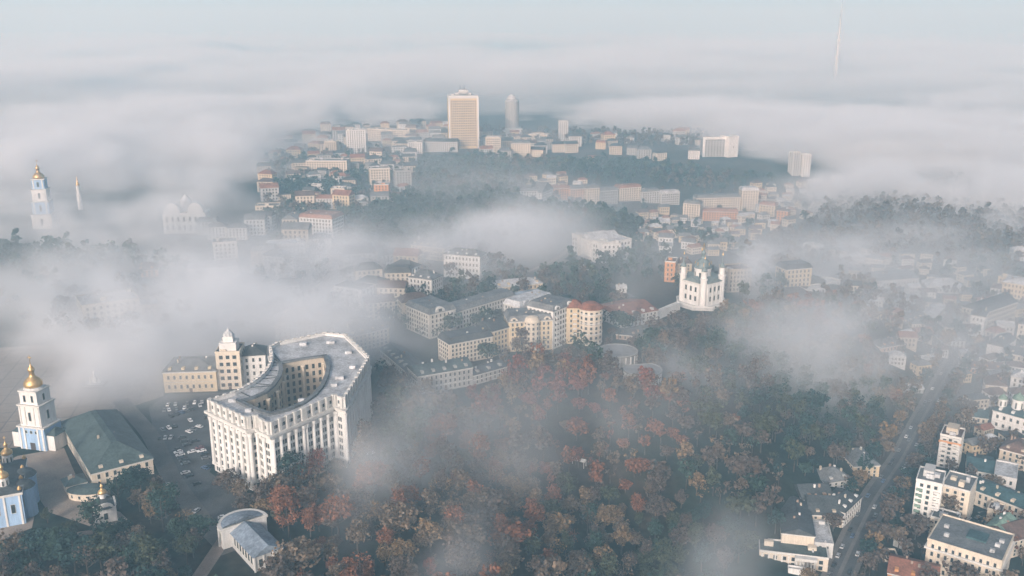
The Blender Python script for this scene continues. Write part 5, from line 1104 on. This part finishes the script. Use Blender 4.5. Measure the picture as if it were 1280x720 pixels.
def fbm(shape, size, base, octs, zs=1.6, gain=.55):
    s = 0; a = 1; tot = 0
    for k in range(octs):
        cells = [max(1, int(round(L / (b / 2 ** k)))) for L, b in zip(size, (base, base, base / zs))]
        s = s + a * vnoise(shape, cells); tot += a; a *= gain
    s = s / tot; return np.clip((s - s.mean()) / (s.std() * 4) + .5, 0, 1)
def fog_volume(name, lo, hi, res, dens, m):
    nx, ny, nz = res; me = bpy.data.meshes.new(name); me.vertices.add(nx * ny * nz)
    at = me.attributes.new('fog_density', 'FLOAT', 'POINT'); at.data.foreach_set('value', dens.astype(np.float32).ravel())
    o = link(name, me); ng = bpy.data.node_groups.new(name, 'GeometryNodeTree')
    ng.interface.new_socket('Geometry', in_out='INPUT', socket_type='NodeSocketGeometry'); ng.interface.new_socket('Geometry', in_out='OUTPUT', socket_type='NodeSocketGeometry')
    N = ng.nodes.new; L = ng.links.new; gi = N('NodeGroupInput'); go = N('NodeGroupOutput'); vc = N('GeometryNodeVolumeCube')
    vc.inputs['Min'].default_value = lo; vc.inputs['Max'].default_value = hi
    for k, n in zip('XYZ', res): vc.inputs['Resolution ' + k].default_value = n
    vc.inputs['Background'].default_value = 0
    def vec(op, a, val):
        n = N('ShaderNodeVectorMath'); n.operation = op; L(a, n.inputs[0])
        if val is not None: n.inputs[1].default_value = val
        return n
    pos = N('GeometryNodeInputPosition'); a = vec('SUBTRACT', pos.outputs[0], lo); a = vec('MULTIPLY', a.outputs[0], [(r - 1) / (q - p) for r, p, q in zip(res, lo, hi)])
    a = vec('ADD', a.outputs[0], (.5, .5, .5)); a = vec('FLOOR', a.outputs[0], None); a = vec('DOT_PRODUCT', a.outputs[0], (ny * nz, nz, 1))
    si = N('GeometryNodeSampleIndex'); si.data_type = 'FLOAT'; si.domain = 'POINT'; si.clamp = True
    na = N('GeometryNodeInputNamedAttribute'); na.data_type = 'FLOAT'; na.inputs['Name'].default_value = 'fog_density'
    L(gi.outputs[0], si.inputs['Geometry']); L(na.outputs['Attribute'], si.inputs['Value']); L(a.outputs['Value'], si.inputs['Index']); L(si.outputs[0], vc.inputs['Density'])
    sm = N('GeometryNodeSetMaterial'); sm.inputs['Material'].default_value = m; L(vc.outputs[0], sm.inputs[0]); L(sm.outputs[0], go.inputs[0])
    md = o.modifiers.new('fog', 'NODES'); md.node_group = ng; me.materials.append(m); return struct(o, 'stuff')
FOGM = volume_material('fog_air', FOG_COL, 1.0, True)
def sstep(a, b, x):
    t = np.clip((x - a) / (b - a), 0, 1); return t * t * (3 - 2 * t)
def fog_map(X, Y, z=20.):
    """how much fog lies over each place of the town; the banks are given where they stand in the photograph at z = 20 m"""
    w = z - CAMZ; zc = Y * CT - w * ST; yc = Y * ST + w * CT; px = 640 + F * X / zc; py = 360 - F * yc / zc
    M = np.zeros(X.shape); V = np.zeros(X.shape)
    edge = np.interp(px, [0, 200, 330, 420, 560, 700, 860, 960, 1060, 1280], FOG_EDGE); M += FOG_SEA * sstep(edge + 22, edge - 22, py)
    for lst, G in ((BANKS, M), (VEILS, V)):
        for x, y, sx, sy, rot, a in lst:
            c, s = math.cos(math.radians(rot)), math.sin(math.radians(rot)); u = ((px - x) * c + (py - y) * s) / sx; v = (-(px - x) * s + (py - y) * c) / sy
            G += a * np.exp(-(u * u + v * v))
    CL = np.ones(X.shape)
    for x, y, sx, sy, a in CLEARS: CL *= 1 - a * np.exp(-((px - x) / sx) ** 2 - ((py - y) / sy) ** 2)
    return M, V, CL
# near volume
lo = (-1000., 220., -55.); hi = (1150., 2300., 90.); res = (306, 297, 26); size = [b - a for a, b in zip(lo, hi)]
ax = [np.linspace(a, b, r) for a, b, r in zip(lo, hi, res)]
X2, Y2 = np.meshgrid(ax[0], ax[1], indexing='ij'); HT = np.maximum(hfun(X2, Y2), -50); M, V, CLR = fog_map(X2, Y2, HT * .8 + 20)
def warped(n, amp, base):
    """the same noise dragged sideways by slow eddies: torn streaks instead of round puffs"""
    n0 = n.shape; wx = (fbm(n0[:2] + (1,), size[:2] + [1.], base, 3, 1.)[:, :, 0] - .5) * amp; wy = (fbm(n0[:2] + (1,), size[:2] + [1.], base, 3, 1.)[:, :, 0] - .5) * amp
    I, J = np.meshgrid(np.arange(n0[0]), np.arange(n0[1]), indexing='ij'); sx, sy = n0[0] / size[0], n0[1] / size[1]
    I = np.clip(I + wx * sx, 0, n0[0] - 1).astype(int); J = np.clip(J + wy * sy * .6, 0, n0[1] - 1).astype(int); return n[I, J]
n1 = warped(fbm(res, [size[0] / 1.7, size[1], size[2]], 190., 5, 2.6, .6), 300., 330.)
n2 = warped(fbm(res, [size[0] / 1.5, size[1], size[2]], 62., 3, 1.4, .65), 220., 160.)
rid = 1 - np.abs(2 * warped(fbm(res, [size[0] / 2.0, size[1], size[2]], 130., 4, 1.8, .55), 260., 240.) - 1)
Z3 = ax[2][None, None, :]; M3 = np.clip(M, -1, 1.6)[:, :, None]
top = (FOG_TOP + 20 * np.clip(M, 0, 1.4))[:, :, None] + (n1 - .5) * 44 + (n2 - .5) * 18
base = HT[:, :, None] * .75
prof = np.clip((top + base * .8 - Z3) / 34, 0, 1)
e = M3 * .88 + ((n1 - .5) * 1.45 + (n2 - .5) * 1.3 + (rid - .6) * .75) * (.2 + .8 * np.clip(M3 * 2.2, 0, 1)) - .27
dens = np.clip(e, 0, 1.1) ** 1.4 * prof * FOG_DENS + FOG_THIN * np.clip((40 + base - Z3) / 40, 0, 1) * (n1 ** 2) * (.12 + 2.8 * np.clip((Y2 - 480) / 900, 0, 1))[:, :, None]
dens += FOG_VEIL * np.clip(V, 0, 6)[:, :, None] * np.clip((46 + base + (n1 - .5) * 40 - Z3) / 44, 0, 1) * (.1 + 2.6 * (n1 * .5 + rid * .5) ** 3 + .5 * n2 * n2)
fade = (np.clip((2300 - Y2) / 120, 0, 1) * CLR)[:, :, None]
fog_volume('fog', lo, hi, res, dens * fade, FOGM)
# the sea of fog beyond the town
lo = (-7000., 2150., -20.); hi = (7000., 16000., 150.); res = (260, 230, 22); size = [b - a for a, b in zip(lo, hi)]
ax = [np.linspace(a, b, r) for a, b, r in zip(lo, hi, res)]; X2, Y2 = np.meshgrid(ax[0], ax[1], indexing='ij')
n3 = fbm(res, size, 1000., 6, 5., .58); Z3 = ax[2][None, None, :]
topf = SEA_TOP + (n3 - .5) * SEA_WAVE; dens = np.clip((topf - Z3) / 48, 0, 1) * SEA_DENS * (.12 + 2.3 * n3 ** 2) * sstep(2150, 2400, Y2)[:, :, None]
fog_volume('fog_sea', lo, hi, res, dens, FOGM)

# ================================================================== sky, sun, render settings
w = bpy.data.worlds.new('World'); sc.world = w; w.use_nodes = True; nt = w.node_tree; bg = nt.nodes['Background']
sky = nt.nodes.new('ShaderNodeTexSky'); sky.sky_type = 'NISHITA'; sky.sun_disc = False
AZ = math.radians(SUN_AZ); EL = math.radians(SUN_EL); sky.sun_elevation = EL; sky.sun_rotation = AZ
sky.altitude = 200; sky.air_density = SKY_AIR; sky.dust_density = SKY_DUST; sky.ozone_density = SKY_OZ
nt.links.new(sky.outputs[0], bg.inputs[0]); bg.inputs[1].default_value = SKY_STR
sl = bpy.data.lights.new('sun', 'SUN'); sl.energy = SUN_STR; sl.angle = math.radians(.5 if SUN_STR > 1.5 else 10); sl.color = (1, .945, .88); so = link('sun', sl)
dv = Vector((math.sin(AZ) * math.cos(EL), math.cos(AZ) * math.cos(EL), math.sin(EL))); so.rotation_euler = dv.to_track_quat('Z', 'Y').to_euler()
cy = sc.cycles; cy.volume_bounces = 4; cy.max_bounces = 8; cy.diffuse_bounces = 2; cy.glossy_bounces = 1; cy.transmission_bounces = 1; cy.volume_step_rate = 3.0; cy.volume_max_steps = 160
cy.use_denoising = True; cy.caustics_reflective = False; cy.caustics_refractive = False
vs = sc.view_settings; vs.view_transform = 'Standard'; vs.look = 'None'; vs.exposure = EXPOSURE; vs.gamma = 1; vs.use_curve_mapping = False
